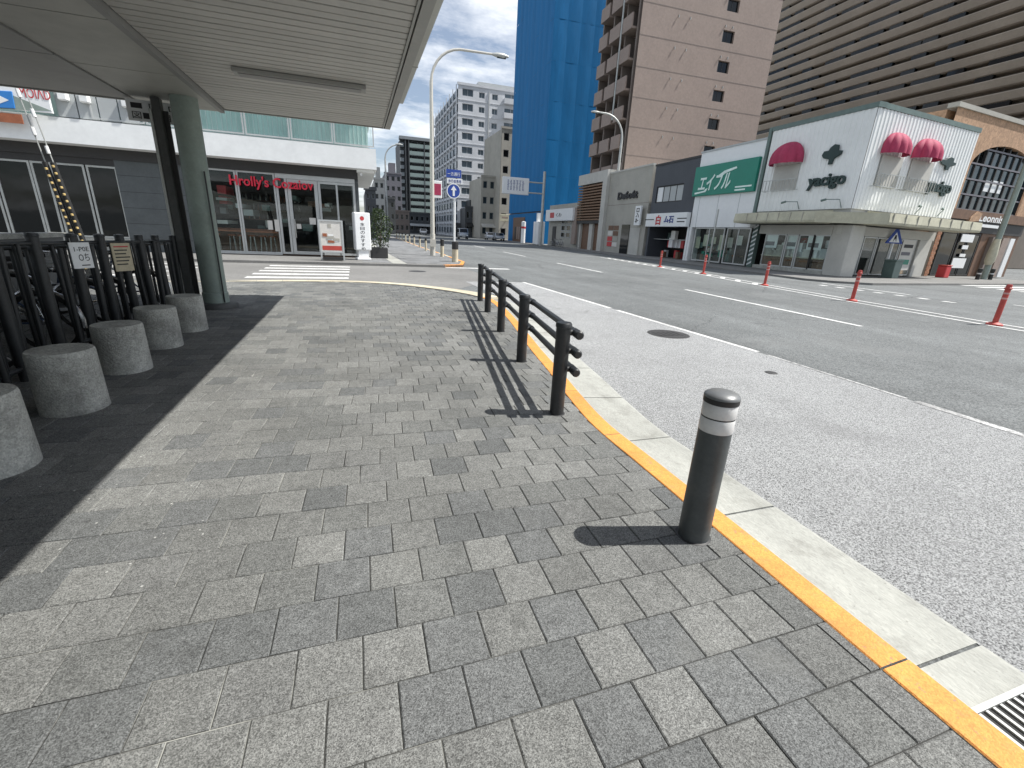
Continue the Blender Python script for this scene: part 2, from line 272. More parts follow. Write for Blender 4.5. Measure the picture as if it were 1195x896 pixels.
# ------------------------------------------------------------------ mesh helpers
class MB:
    def __init__(s): s.v = []; s.f = []; s.mi = []
    def add(s, vs_, fs, mi=0):
        o = len(s.v); s.v += [tuple(p) for p in vs_]; s.f += [tuple(i+o for i in f) for f in fs]; s.mi += [mi]*len(fs); return s
    def box(s, x0, x1, y0, y1, z0, z1, mi=0):
        x0, x1 = min(x0, x1), max(x0, x1); y0, y1 = min(y0, y1), max(y0, y1); z0, z1 = min(z0, z1), max(z0, z1)
        return s.add([(x0,y0,z0),(x1,y0,z0),(x1,y1,z0),(x0,y1,z0),(x0,y0,z1),(x1,y0,z1),(x1,y1,z1),(x0,y1,z1)],
                     [(0,3,2,1),(4,5,6,7),(0,1,5,4),(1,2,6,5),(2,3,7,6),(3,0,4,7)], mi)
    def prism(s, poly, a, b, axis='y', mi=0):
        """poly of 2D points swept from a to b along axis"""
        n = len(poly)
        def P(p, t): return {'y': (p[0], t, p[1]), 'z': (p[0], p[1], t), 'x': (t, p[0], p[1])}[axis]
        vs_ = [P(p, a) for p in poly]+[P(p, b) for p in poly]
        fs = [tuple(range(n)), tuple(range(2*n-1, n-1, -1))]+[(i, i+n, (i+1) % n+n, (i+1) % n) for i in range(n)]
        return s.add(vs_, fs, mi)
    def tube(s, pts, r, n=8, mi=0, cap=True):
        pts = [Vector(p) for p in pts]; m = len(pts); rs = r if isinstance(r, (list, tuple)) else [r]*m
        o = []; prev = None
        for i, p in enumerate(pts):
            t = (pts[min(i+1, m-1)]-pts[max(i-1, 0)]).normalized()
            if prev is None:
                a = Vector((0, 0, 1)) if abs(t.z) < 0.9 else Vector((1, 0, 0)); u = t.cross(a).normalized()
            else: u = (prev-t*prev.dot(t)).normalized()
            prev = u; w = t.cross(u)
            for k in range(n):
                q = 2*math.pi*k/n; o.append(p+(u*math.cos(q)+w*math.sin(q))*rs[i])
        fs = [(i*n+k, i*n+(k+1) % n, (i+1)*n+(k+1) % n, (i+1)*n+k) for i in range(m-1) for k in range(n)]
        if cap: fs += [tuple(range(n-1, -1, -1)), tuple((m-1)*n+k for k in range(n))]
        return s.add(o, fs, mi)
    def lathe(s, prof, n=24, c=(0, 0, 0), a0=0, a1=2*math.pi, mi=0):
        full = abs(a1-a0-2*math.pi) < 1e-6; k = n if full else n+1; o = []
        for (r, z) in prof:
            for i in range(k):
                q = a0+(a1-a0)*i/n; o.append((c[0]+r*math.cos(q), c[1]+r*math.sin(q), c[2]+z))
        fs = []
        for j in range(len(prof)-1):
            for i in range(n):
                i2 = (i+1) % k; fs.append((j*k+i, j*k+i2, (j+1)*k+i2, (j+1)*k+i))
        return s.add(o, fs, mi)
    def build(s, name, m, parent=None, smooth=False, bevel=0.0, seg=1, loc=None):
        me = bpy.data.meshes.new(name); me.from_pydata(s.v, [], s.f)
        ms = m if isinstance(m, (list, tuple)) else [m]
        for q in ms: me.materials.append(MATS[q])
        if len(ms) > 1: me.polygons.foreach_set('material_index', s.mi)
        b = bmesh.new(); b.from_mesh(me)
        bmesh.ops.remove_doubles(b, verts=b.verts, dist=1e-5)
        bmesh.ops.recalc_face_normals(b, faces=b.faces)
        if bevel:
            es = [e for e in b.edges if len(e.link_faces) == 2 and e.calc_face_angle(0) > 0.6]
            bmesh.ops.bevel(b, geom=es, offset=bevel, segments=seg, affect='EDGES', profile=0.5)
        b.to_mesh(me); b.free()
        if smooth:
            me.polygons.foreach_set('use_smooth', [True]*len(me.polygons)); me.set_sharp_from_angle(angle=math.radians(40))
        o = bpy.data.objects.new(name, me); COL.objects.link(o)
        if parent is not None: o.parent = parent
        if loc is not None: o.location = loc
        return o
def tag(o, label=None, cat=None, group=None, kind=None):
    if label: o['label'] = label
    if cat: o['category'] = cat
    if group: o['group'] = group
    if kind: o['kind'] = kind
    return o
def thing(name, label, cat, loc=(0, 0, 0), rz=0.0, group=None):
    o = bpy.data.objects.new(name, None); COL.objects.link(o); o.empty_display_size = 0.3
    o.location = loc; o.rotation_euler = (0, 0, rz); return tag(o, label, cat, group)
def kids(o): return [c for c in bpy.data.objects if c.parent == o]
def copy_tree(o, parent=None):
    c = o.copy(); COL.objects.link(c); c.parent = parent
    for ch in kids(o): copy_tree(ch, c)
    return c
def dup_mesh(o, parent, loc=None, rz=None):
    c = o.copy(); COL.objects.link(c); c.parent = parent
    if loc is not None: c.location = loc
    if rz is not None: c.rotation_euler = (0, 0, rz)
    return c
class Fr:
    """upright frame: x to the right along a facade, y inwards, z up"""
    def __init__(s, o, ang): s.o = Vector(o); s.a = ang; s.ex = Vector((math.cos(ang), math.sin(ang), 0)); s.ey = Vector((-math.sin(ang), math.cos(ang), 0))
    def px(s, x, y, d=0.0):
        r = Vector(ray(x, y)); o = s.o+s.ey*d; c = Vector((0, 0, CAMH)); t = (o-c).dot(s.ey)/r.dot(s.ey); p = c+r*t
        return ((p-s.o).dot(s.ex), p.z-s.o.z)
    def loc(s, x, y, z=0): return s.o+s.ex*x+s.ey*y+Vector((0, 0, z))
def text(parent, s, m, x0, x1, z0, z1, y, name='lettering', depth=0.02, shear=0.0, rot=0, bold=0.0):
    """lettering fitted into a box on the plane y of its parent, facing -y"""
    cu = bpy.data.curves.new('t', 'FONT'); cu.body = s; cu.size = 1; cu.extrude = 0.01; cu.shear = shear; cu.offset = bold; cu.resolution_u = 3
    to = bpy.data.objects.new('t', cu); COL.objects.link(to); bpy.context.view_layer.update()
    me = bpy.data.meshes.new_from_object(to.evaluated_get(bpy.context.evaluated_depsgraph_get()))
    bpy.data.objects.remove(to); bpy.data.curves.remove(cu)
    n = len(me.vertices)
    if n == 0: return None
    co = np.empty(n*3); me.vertices.foreach_get('co', co); co = co.reshape(-1, 3)
    if rot == 90: co = np.stack([-co[:, 1], co[:, 0], co[:, 2]], 1)
    lo = co.min(0); hi = co.max(0); sp = np.maximum(hi-lo, 1e-6); u = (co-lo)/sp
    out = np.stack([x0+u[:, 0]*(x1-x0), y-u[:, 2]*depth, z0+u[:, 1]*(z1-z0)], 1)
    me.vertices.foreach_set('co', out.ravel()); me.materials.clear(); me.materials.append(MATS[m]); me.update()
    o = bpy.data.objects.new(name, me); COL.objects.link(o); o.parent = parent; return o
def wall_mb(mb, x0, x1, z0, z1, ops, y=0.0, dep=0.2, mi=0):
    """wall sheet on plane y with rectangular openings (xa,xb,za,zb) and their reveals going in by dep"""
    xs = sorted({x0, x1, *[min(max(v, x0), x1) for o in ops for v in o[:2]]}); zs = sorted({z0, z1, *[min(max(v, z0), z1) for o in ops for v in o[2:4]]})
    for i in range(len(xs)-1):
        for j in range(len(zs)-1):
            cx, cz = (xs[i]+xs[i+1])/2, (zs[j]+zs[j+1])/2
            if any(o[0] < cx < o[1] and o[2] < cz < o[3] for o in ops): continue
            mb.add([(xs[i], y, zs[j]), (xs[i+1], y, zs[j]), (xs[i+1], y, zs[j+1]), (xs[i], y, zs[j+1])], [(0, 1, 2, 3)], mi)
    for (a, b, c, d) in [o[:4] for o in ops]:
        for q in ([(a, y, c), (b, y, c), (b, y+dep, c), (a, y+dep, c)], [(a, y, d), (b, y, d), (b, y+dep, d), (a, y+dep, d)],
                  [(a, y, c), (a, y, d), (a, y+dep, d), (a, y+dep, c)], [(b, y, c), (b, y, d), (b, y+dep, d), (b, y+dep, c)]):
            mb.add(q, [(0, 1, 2, 3)], mi)
    return mb
def window(parent, x0, x1, z0, z1, y, fm='aluminium', gm='glass_dark', fr=0.06, nx=1, nz=1, name='window', fd=0.06):
    """frame with panes on plane y; each pane its own piece"""
    b = MB(); b.box(x0, x0+fr, y, y+fd, z0, z1); b.box(x1-fr, x1, y, y+fd, z0, z1); b.box(x0+fr, x1-fr, y, y+fd, z0, z0+fr); b.box(x0+fr, x1-fr, y, y+fd, z1-fr, z1)
    w = (x1-x0-2*fr)/nx; h = (z1-z0-2*fr)/nz
    for i in range(1, nx): c = x0+fr+w*i; b.box(c-fr*.4, c+fr*.4, y+.004, y+fd-.004, z0+fr, z1-fr)
    for j in range(1, nz): c = z0+fr+h*j; b.box(x0+fr, x1-fr, y+.008, y+fd-.008, c-fr*.4, c+fr*.4)
    o = b.build(name, fm, parent)
    for i in range(nx):
        for j in range(nz):
            MB().box(x0+fr+w*i+fr*.2, x0+fr+w*(i+1)-fr*.2, y+fd*.45, y+fd*.6, z0+fr+h*j+fr*.2, z0+fr+h*(j+1)-fr*.2).build('pane', gm, o)
    return o
def catmull(P, n=12):
    P = [np.array(p, float) for p in P]; out = []
    for i in range(len(P)-1):
        a = P[max(i-1, 0)]; b = P[i]; c = P[i+1]; d = P[min(i+2, len(P)-1)]
        for k in range(n):
            t = k/n; out.append(0.5*((2*b)+(-a+c)*t+(2*a-5*b+4*c-d)*t*t+(-a+3*b-3*c+d)*t**3))
    out.append(P[-1]); return np.array(out)
def resample(P, step):
    d = np.r_[0, np.cumsum(np.hypot(*np.diff(P, axis=0).T))]; n = max(2, int(round(d[-1]/step))+1); t = np.linspace(0, d[-1], n)
    return np.stack([np.interp(t, d, P[:, 0]), np.interp(t, d, P[:, 1])], 1)
def normals(P):
    t = np.gradient(P, axis=0); t /= np.linalg.norm(t, axis=1)[:, None]; return np.stack([t[:, 1], -t[:, 0]], 1)   # to the right of travel

ZR = -0.08
# ------------------------------------------------------------------ ground, roads, pavements
road = tag(MB().add([(-3000, -3000, ZR), (3000, -3000, ZR), (3000, 3000, ZR), (-3000, 3000, ZR)], [(0, 1, 2, 3)]).build('road', 'asphalt'), kind='structure')
# kerb line (inner edge) measured along the pavement
KP = catmull([(1.80, -3.0), (1.80, -1.0), (1.80, 1.0), (1.80, 2.3), (1.80, 3.05), (1.90, 3.8), (2.02, 4.5), (2.17, 5.5), (2.31, 6.3), (2.50, 7.4), (2.68, 8.6), (2.80, 9.6), (2.78, 10.5)], 10)
AP = catmull([(2.78, 10.5), (2.35, 11.45), (1.5, 12.45), (0.6, 13.1), (-0.5, 13.4), (-1.8, 13.35), (-3.3, 13.1), (-6, 12.9), (-12, 12.8), (-20, 12.8)], 10)
edge = np.vstack([KP, AP[1:]])
swp = [tuple(p) for p in edge]+[(-20, -3)]
sb = MB(); n_ = len(swp)
sb.add([(x, y, -0.0065) for x, y in swp]+[(x, y, -0.12) for x, y in swp], [tuple(range(n_))]+[(i, (i+1) % n_, (i+1) % n_+n_, i+n_) for i in range(n_)])
sidewalk = tag(sb.build('sidewalk', 'joint'), kind='structure')
# pavers -----------------------------------------------------------
from bisect import bisect
def inside_x(y):
    """right hand limit of the pavement at distance y"""
    if y <= 10.5: return float(np.interp(y, KP[:, 1], KP[:, 0]))
    a = AP[AP[:, 0] > -0.6]; return float(np.interp(y, a[:, 1], a[:, 0])) if y < 13.38 else -99
PIT, GAP = 0.2265, 0.0036
def paver_verts(x0, x1, y0, y1, z=0.0, ch=0.005, tilt=(0, 0)):
    xm, ym = (x0+x1)/2, (y0+y1)/2
    def zz(x, y, b): return b+z+tilt[0]*(x-xm)+tilt[1]*(y-ym)
    v = [(x0+ch, y0+ch), (x1-ch, y0+ch), (x1-ch, y1-ch), (x0+ch, y1-ch)]; w = [(x0, y0), (x1, y0), (x1, y1), (x0, y1)]
    return [(x, y, zz(x, y, 0)) for x, y in v]+[(x, y, zz(x, y, -0.004)) for x, y in w]+[(x, y, -0.02) for x, y in w]
PF = [(0, 1, 2, 3)]+[(4+i, 4+(i+1) % 4, (i+1) % 4, i) for i in range(4)]+[(8+i, 8+(i+1) % 4, 4+(i+1) % 4, 4+i) for i in range(4)]
cells = []
row = -8; off = 0.0
while True:
    yr = 0.06+row*PIT
    if yr > 13.2: break
    k0 = 0.075*min(max((yr-1.2)/3.0, 0), 1); k1 = 0.075*min(max((yr+PIT-1.2)/3.0, 0), 1)
    off = (off+PIT*random.choice([0.5, 0.5, 0.42, 0.58, 0.34])) % PIT
    ya_, yb_ = yr, yr+PIT
    lim = min(inside_x(yr+0.02), inside_x(yr+PIT))-0.004
    xleft = -9.0 if yr < 11 else -9.0
    x = xleft+off
    while x < lim-0.03:
        w = PIT
        x2 = min(x+w, lim)
        if lim-x2 < 0.05: x2 = lim
        cells.append((x+GAP/2, x2-GAP/2, ya_+GAP/2-k0*x, yb_+(-GAP/2)-k1*x, -(k0+k1)/2)); x += w if x2 < lim else 99
    row += 1
score = []
for i, c in enumerate(cells):
    cx, cy = (c[0]+c[1])/2, (c[2]+c[3])/2
    px_, py_, dd = PROJ((cx, cy, 0))
    if dd > 0.3 and -25 < px_ < PW+25 and 0 < py_ < PH+30:
        ar = (c[1]-c[0])*(c[3]-c[2])/dd**2*(1.5/math.sqrt(cx*cx+cy*cy+2.25))
        if -4 < px_ < PW+4 and py_ < PH+8: score.append((ar, i))
big = {i for _, i in sorted(score, reverse=True)[:300]}
pmesh = {}
rest = MB()
for i, c in enumerate(cells):
    z = random.uniform(-0.0012, 0.0012); tl = (random.gauss(0, 0.004), random.gauss(0, 0.004))
    if i in big:
        w, h = c[1]-c[0], c[3]-c[2]; full = abs(w-(PIT-GAP)) < 1e-4
        if 'm' not in pmesh:
            b = MB().add(paver_verts(-.5, .5, -.5, .5, 0, 0.02), PF); o = b.build('paver', 'paver', sidewalk); pmesh['m'] = o
        else: o = pmesh['m'].copy(); COL.objects.link(o)
        o.parent = sidewalk; o.location = ((c[0]+c[1])/2, (c[2]+c[3])/2, z); o.scale = (w, h, 1); o.rotation_euler = (tl[1], -tl[0], math.atan(c[4]) if full else 0)
    else:
        v = paver_verts(c[0], c[1], c[2], c[3], z, 0.005, (tl[0], tl[1]+0)); xm = (c[0]+c[1])/2
        rest.add([(p[0], p[1]+c[4]*(p[0]-xm), p[2]) for p in v], PF)
tag(rest.build('paver_field', 'paver', sidewalk), kind='stuff')

# kerb stones with painted tops, gutter slabs
kerb = tag(MB().add([(1.79, -3, -0.12), (1.95, -3, -0.12), (1.95, -2.9, -0.12)], [(0, 1, 2)]).build('kerb', 'kerb'), kind='structure')
KR = resample(KP, 0.05); KN = normals(KR); dist = np.r_[0, np.cumsum(np.hypot(*np.diff(KR, axis=0).T))]
y0_ = 0.735; d0 = float(np.interp(y0_, KR[:, 1], dist)) % 1.05
cuts = [d0+1.05*i for i in range(-1, 16)]
def strip(a, b, prof, name, mats, parent, gap=0.006, fm=None):
    ts = np.linspace(a+gap/2, b-gap/2, 8); mb = MB(); k = len(prof); vs_ = []
    for t in ts:
        p = np.array([np.interp(t, dist, KR[:, 0]), np.interp(t, dist, KR[:, 1])]); q = np.array([np.interp(t, dist, KN[:, 0]), np.interp(t, dist, KN[:, 1])])
        q /= np.linalg.norm(q)
        for (o, z) in prof: vs_.append((*(p+q*o), z))
    fs = []; mi = []
    for i in range(len(ts)-1):
        for j in range(k-1): fs.append((i*k+j, (i+1)*k+j, (i+1)*k+j+1, i*k+j+1)); mi.append((fm or [0]*k)[j])
    fs += [tuple(range(k)), tuple((len(ts)-1)*k+j for j in range(k))]; mi += [0, 0]
    mb.v = vs_; mb.f = fs; mb.mi = mi
    return mb.build(name, mats, parent)
for i in range(len(cuts)-1):
    a, b = max(cuts[i], 0), min(cuts[i+1], dist[-1])
    if b-a < 0.1: continue
    strip(a, b, [(-0.006, -0.12), (-0.006, 0.001), (0.0, 0.006), (0.138, 0.006), (0.152, -0.008), (0.158, -0.072), (0.158, -0.12)], 'kerb_stone', ['kerb', 'yellow_paint'], kerb, 0.008, [0, 1, 1, 1, 0, 0])
    strip(a, b, [(0.162, -0.12), (0.162, -0.071), (0.62, -0.073), (0.64, -0.076), (0.64, -0.12)], 'gutter_slab', 'gutter', kerb, 0.014)
# pale flush kerb round the corner
AR = resample(AP, 0.6); AN = normals(AR)
for i in range(len(AR)-1):
    mb = MB(); p, q = AR[i], AR[i+1]; e = (q-p)/np.linalg.norm(q-p)*0.005; w = 0.62
    a0, a1 = p+e, q-e; b0, b1 = p+AN[i]*-w*-1+e, q+AN[i+1]*w-e
    mb.add([(*a0, 0.006), (*a1, 0.006), (*b1, -0.03), (*b0, -0.03), (*a0, -0.12), (*a1, -0.12), (*b1, -0.12), (*b0, -0.12)], [(0, 1, 2, 3), (0, 1, 5, 4), (3, 2, 6, 7), (0, 3, 7, 4), (1, 2, 6, 5)])
    mb.build('kerb_stone', 'pale_kerb', kerb)
# grate at the near right
gr = thing('drain_grate', 'galvanised slotted drain grate set in the gutter beside the yellow kerb', 'drain grate', (2.06, 0.18, -0.066))
b = MB(); b.box(-0.10, 0.30, -0.02, 0.0, -0.03, 0.006); b.box(-0.10, 0.30, 0.36, 0.38, -0.03, 0.006); b.box(-0.10, -0.08, 0.0, 0.36, -0.03, 0.006); b.box(0.28, 0.30, 0.0, 0.36, -0.03, 0.006); b.build('frame', 'galv', gr)
MB().box(-0.08, 0.28, 0, 0.36, -0.028, -0.004).build('pit', 'gap_dark', gr)
for i in range(9): MB().box(-0.075+i*0.042, -0.062+i*0.042, 0.002, 0.358, -0.004, 0.004).build('bar', 'galv', gr)
MB().box(-0.078, 0.278, 0.17, 0.19, -0.004, 0.0025).build('cross_bar', 'galv', gr)

# lighter bay asphalt, side street asphalt
gx = KR+KN*0.63; gx = gx[::6]
bay = [tuple(p) for p in gx if p[1] < 10.4]+[(3.3, 14.6), (5.30, 14.6), (5.60, 9.5), (5.82, 5.2), (5.86, -3)]
tag(MB().add([(x, y, ZR+0.004) for x, y in bay], [tuple(range(len(bay)))]).build('bus_bay_road', 'asphalt_bay'), kind='structure')
ss = [(-60, 12.6), (2.6, 12.6), (4.6, 15.5), (4.4, 20.2), (-60, 20.2)]
tag(MB().add([(x, y, ZR+0.0035) for x, y in ss], [tuple(range(len(ss)))]).build('side_street', 'asphalt_side'), kind='structure')
marks = tag(MB().box(60, 60.1, -2, -1.9, ZR, ZR+0.006).build('road_markings', 'white_paint'), kind='structure')
def mark(P, name='line', z=0.008, m='white_paint', parent=None):
    return MB().add([(p[0], p[1], ZR+z) for p in P], [tuple(range(len(P)))]).build(name, m, parent or marks)
def seg(a, b, w=0.15, **k):
    a = np.array(a[:2]); b = np.array(b[:2]); t = (b-a)/np.linalg.norm(b-a); q = np.array([t[1], -t[0]])*w/2
    return mark([a-q, b-q, b+q, a+q], **k)
seg((5.86, -3), (5.84, 3.0), .11, m='worn_paint'); seg((5.84, 3.1), (5.83, 5.0), .05, m='worn_paint'); seg((5.83, 5.2), (5.60, 9.0), .10); seg((5.59, 9.3), (5.30, 14.6), .11)
for a, b in (((10.36, 6.76), (10.69, 13.0)), ((10.95, 19.33), (11.2, 25.2)), ((11.5, 31.5), (11.8, 38)), ((10.1, -5), (10.2, .5)), ((12.1, 45), (12.4, 51))): seg(a, b, .15)
MEDP = [(14.2, -4), (14.72, 6.59), (15.23, 10.46), (16.01, 14.69), (17.3, 20.5), (18.3, 27), (19.3, 34)]
for o_ in (-.32, .32):
    for i in range(len(MEDP)-1): seg((MEDP[i][0]+o_, MEDP[i][1]), (MEDP[i+1][0]+o_, MEDP[i+1][1]), .13)
for i in range(15):
    y = 15+i*1.25; x = float(np.interp(y, [p[1] for p in MEDP], [p[0] for p in MEDP])); seg((x-.25, y), (x+.25, y+.5), .22, z=0.0065)
for i in range(7): seg((19.6+i*.02, 10+i*.8), (19.6+i*.02, 10.35+i*.8), .3)
seg((21.5, 5), (21.9, 9.5), .15); seg((20.6, 12), (20.9, 16), .15)
xw = thing('crosswalk', 'white striped crosswalk on the side street in front of the corner restaurant', 'crosswalk', (0, 0, 0)); xw['kind'] = 'structure'
del xw['category']; del xw['label']
for i in range(5): y = 14.75+i*1.02; mark([(-3.1, y), (-.3, y+.1), (-.3, y+.5), (-3.1, y+.4)], 'stripe', .008, 'white_paint', xw)
for i in range(4): y = 14.9+i*1.3; mark([(-9.5, y), (-5.0, y), (-5.0, y+.22), (-9.5, y+.22)], 'line', .008)
for i in range(8): y0 = 13.0+i*.95; mark([(31+i*.15, y0), (36+i*.15, y0+.3), (36+i*.15, y0+.8), (31+i*.15, y0+.5)], 'stripe', .008, 'white_paint', xw)
seg((3.6, 20.0), (6.5, 19.9), .4)
mh = thing('manhole_cover', 'round dark iron manhole cover in the light asphalt of the bus bay', 'manhole cover', (5.17, 6.54, ZR+.004))
MB().lathe([(0, .006), (.30, .006), (.30, 0)], 32).build('cover', 'iron', mh)
MB().lathe([(.305, 0), (.305, .005), (.36, .005), (.365, 0)], 32).build('ring', 'iron', mh)
for i in range(5): MB().box(-.24+i*.1, -.18+i*.1, -.14, .14, .0065, .011).build('rib', 'iron', mh)
mh2 = thing('manhole_cover', 'dark manhole cover in the side street near the far pavement', 'manhole cover', G(487, 316.5, ZR+.004))
MB().lathe([(0, .006), (.33, .006), (.33, 0)], 24).build('cover', 'iron', mh2)
pn = thing('valve_cover', 'tiny dark round valve lid in the bus bay asphalt', 'valve cover', G(900, 435, ZR+.004))
MB().lathe([(0, .007), (.07, .007), (.08, 0)], 16).build('lid', 'iron', pn)

# pavement across the side street with its yellow edged kerb
FE = [(-60, 20.3), (3.6, 20.0), (4.5, 20.5), (5.02, 22.5), (5.1, 28), (5.1, 40), (5.4, 68), (6.5, 140), (-60, 140)]
n_ = len(FE)
fw = tag(MB().add([(x, y, 0.02) for x, y in FE]+[(x, y, -.1) for x, y in FE], [tuple(range(n_))]+[(i, (i+1) % n_, (i+1) % n_+n_, i+n_) for i in range(n_)]).build('far_sidewalk', 'asphalt_side'), kind='structure')
frest = MB()
y = 20.55; k = 0
while y < 60:
    s_ = .45 if y < 40 else .9; xr = float(np.interp(y, [20.5, 22.5, 28, 40, 68], [4.3, 4.85, 4.95, 4.95, 5.2])); x = .2+(k % 2)*s_*.5
    while x < xr-.1:
        x2 = min(x+s_, xr); frest.add([(a, b_, .026) for a, b_ in ((x+.006, y+.006), (x2-.006, y+.006), (x2-.006, y+s_-.006), (x+.006, y+s_-.006))], [(0, 1, 2, 3)]); x += s_
    y += s_; k += 1
tag(frest.build('paver_field', 'paver_far', fw), kind='stuff')
MB().add([(x, y_, .030) for x, y_ in ((1.4, 20.15), (2.0, 20.15), (1.7, 27), (.9, 60), (.5, 60), (1.15, 27))], [tuple(range(6))]).build('pale_paving_band', 'kerb', fw)
for i in range(len(FE)-4):
    a = np.array(FE[i+1]); b_ = np.array(FE[i+2]); L = np.linalg.norm(b_-a); m_ = max(1, int(L/1.2)); t = (b_-a)/L; q = np.array([-t[1], t[0]])
    for j in range(m_):
        p0 = a+t*(L*j/m_+.01); p1 = a+t*(L*(j+1)/m_-.01); P4 = [p0, p1, p1+q*.16, p0+q*.16]
        MB().add([(*p, .034) for p in P4]+[(*p, -.1) for p in P4], [(0, 1, 2, 3), (0, 1, 5, 4), (1, 2, 6, 5), (3, 0, 4, 7)]).build('kerb_stone', 'yellow_paint' if j % 2 == 0 or L < 4 else 'pale_kerb', fw)
# pavement on the shop side of the road
RE = [(21.3, 17.2), (22.0, 16.2), (23.5, 15.4), (44, 17.2), (44, 60), (60, 180), (34, 180), (27.5, 100), (23.4, 45), (21.6, 20)]
n_ = len(RE)
tag(MB().add([(x, y, 0.02) for x, y in RE]+[(x, y, -.1) for x, y in RE], [tuple(range(n_))]+[(i, (i+1) % n_, (i+1) % n_+n_, i+n_) for i in range(n_)]).build('shop_side_pavement', 'asphalt_side'), kind='structure')

# ------------------------------------------------------------------ bollard
bo = thing('bollard', 'grey round bollard with two white bands standing by the yellow kerb', 'bollard', (1.635, 1.60, 0))
MB().lathe([(.079, -.01), (.079, .625)], 40).build('shaft', 'bollard_grey', bo, True)
MB().lathe([(.0795, .625), (.0805, .627), (.0805, .693), (.0795, .695)], 40).build('reflective_band', 'reflective_white', bo, True)
MB().lathe([(.079, .695), (.079, .702)], 40).build('seam', 'cap_black', bo, True)
MB().lathe([(.0795, .702), (.0805, .704), (.0805, .768), (.0795, .770)], 40).build('reflective_band', 'reflective_white', bo, True)
MB().lathe([(.080, .770), (.083, .772), (.083, .795), (.080, .797)], 40).build('cap_ring', 'cap_black', bo, True)
MB().lathe([(.084, .797), (.084, .802), (.080, .810), (.060, .822), (.035, .829), (0, .831)], 40).build('cap', 'cap_grey', bo, True)
MB().lathe([(.080, .004), (.086, .002), (.092, .0004)], 32).build('base_joint', 'cap_black', bo, True)

# ------------------------------------------------------------------ railing
PO = [(1.60, 3.36), (1.85, 5.02), (2.10, 6.72), (2.37, 8.50), (2.59, 9.95)]
rl = thing('railing', 'black metal guard railing of five posts and three rails along the kerb', 'railing', (PO[0][0], PO[0][1], 0))
dirv = Vector((PO[-1][0]-PO[0][0], PO[-1][1]-PO[0][1], 0)).normalized(); nrm = Vector((dirv.y, -dirv.x, 0))
L_ = (Vector((*PO[-1], 0))-Vector((*PO[0], 0))).length
pb = None
for i, (x, y) in enumerate(PO):
    l = (x-PO[0][0], y-PO[0][1], 0)
    if pb is None:
        pb = MB().lathe([(.062, -.01), (.062, .775), (.068, .777), (.068, .805), (.060, .815), (0, .820)], 28).build('post', 'black_metal', rl, True)
        MB().lathe([(.063, .004), (.069, .002), (.075, .0004)], 24).build('base_joint', 'cap_black', pb, True)
    else:
        c = copy_tree(pb, rl); c.location = l
for z in (.73, .57, .41):
    o_ = nrm*.105
    r0 = o_-dirv*.11; r1 = o_+dirv*(L_+.12)
    r_ = MB().tube([r0+Vector((0, 0, z)), r1+Vector((0, 0, z))], .030, 14).build('rail', 'black_metal', rl, True)
    for e_, sg in ((r0, -1), (r1, 1)):
        c_ = e_+Vector((0, 0, z)); MB().tube([c_-dirv*sg*.07, c_-dirv*sg*.065, c_+dirv*sg*.012, c_+dirv*sg*.022], [.031, .037, .037, .026], 14).build('end_cap', 'black_metal', r_, True)
    for (x, y) in PO:
        l = Vector((x-PO[0][0], y-PO[0][1], z)); t_ = (l-Vector((0, 0, z))).dot(dirv); c_ = dirv*t_+o_+Vector((0, 0, z))
        MB().tube([l+nrm*.05, c_], .026, 10).build('bracket', 'black_metal', r_, True)
        MB().tube([c_-dirv*.035, c_+dirv*.035], .036, 14).build('clamp', 'black_metal', r_, True)

# ------------------------------------------------------------------ concrete drums
DR = [(-2.17, 3.25, .205, .48), (-2.22, 4.26, .205, .49), (-2.29, 5.35, .205, .47), (-2.31, 6.34, .205, .47), (-2.29, 7.28, .21, .475)]
dl = ['nearest concrete drum stool, cut off by the left edge of the photo', 'concrete drum stool beside the fence, second from the camera', 'middle one of the five concrete drum stools by the fence',
      'concrete drum stool next before the farthest one', 'farthest concrete drum stool, next to the green column']
for i, (x, y, r, h) in enumerate(DR):
    t = thing('concrete_stool', dl[i], 'concrete stool', (x, y, 0), random.uniform(0, 6), 'round concrete stools along the bicycle fence')
    mb = MB(); n = 40; pr = [(r*1.04, 0), (r*1.035, .02), (r*1.0, h-.03), (r*.985, h-.012), (r*.96, h-.002)]
    vs_ = []
    for (rr, z) in pr:
        for k in range(n):
            q = 2*math.pi*k/n; j = 1+.006*math.sin(3*q+i*2)+.004*math.sin(7*q+i)+random.uniform(-.004, .004); vs_.append((rr*j*math.cos(q), rr*j*math.sin(q), z))
    mb.add(vs_, [(j*n+k, j*n+(k+1) % n, (j+1)*n+(k+1) % n, (j+1)*n+k) for j in range(len(pr)-1) for k in range(n)]+[tuple((len(pr)-1)*n+k for k in range(n))])
    mb.build('body', 'cast_concrete', t, True)
    tp = MB()
    for k in range(5):
        a, b_ = random.uniform(-.5, .5)*r, random.uniform(-.6, .6)*r; s_ = random.uniform(.01, .03); tp.add([(a-s_, b_-s_*.6, h+.0005), (a+s_, b_-s_*.4, h+.0005), (a+s_*.8, b_+s_*.7, h+.0005), (a-s_*.7, b_+s_*.8, h+.0005)], [(0, 1, 2, 3)])
    tp.build('chipped_patch', 'kerb', t)

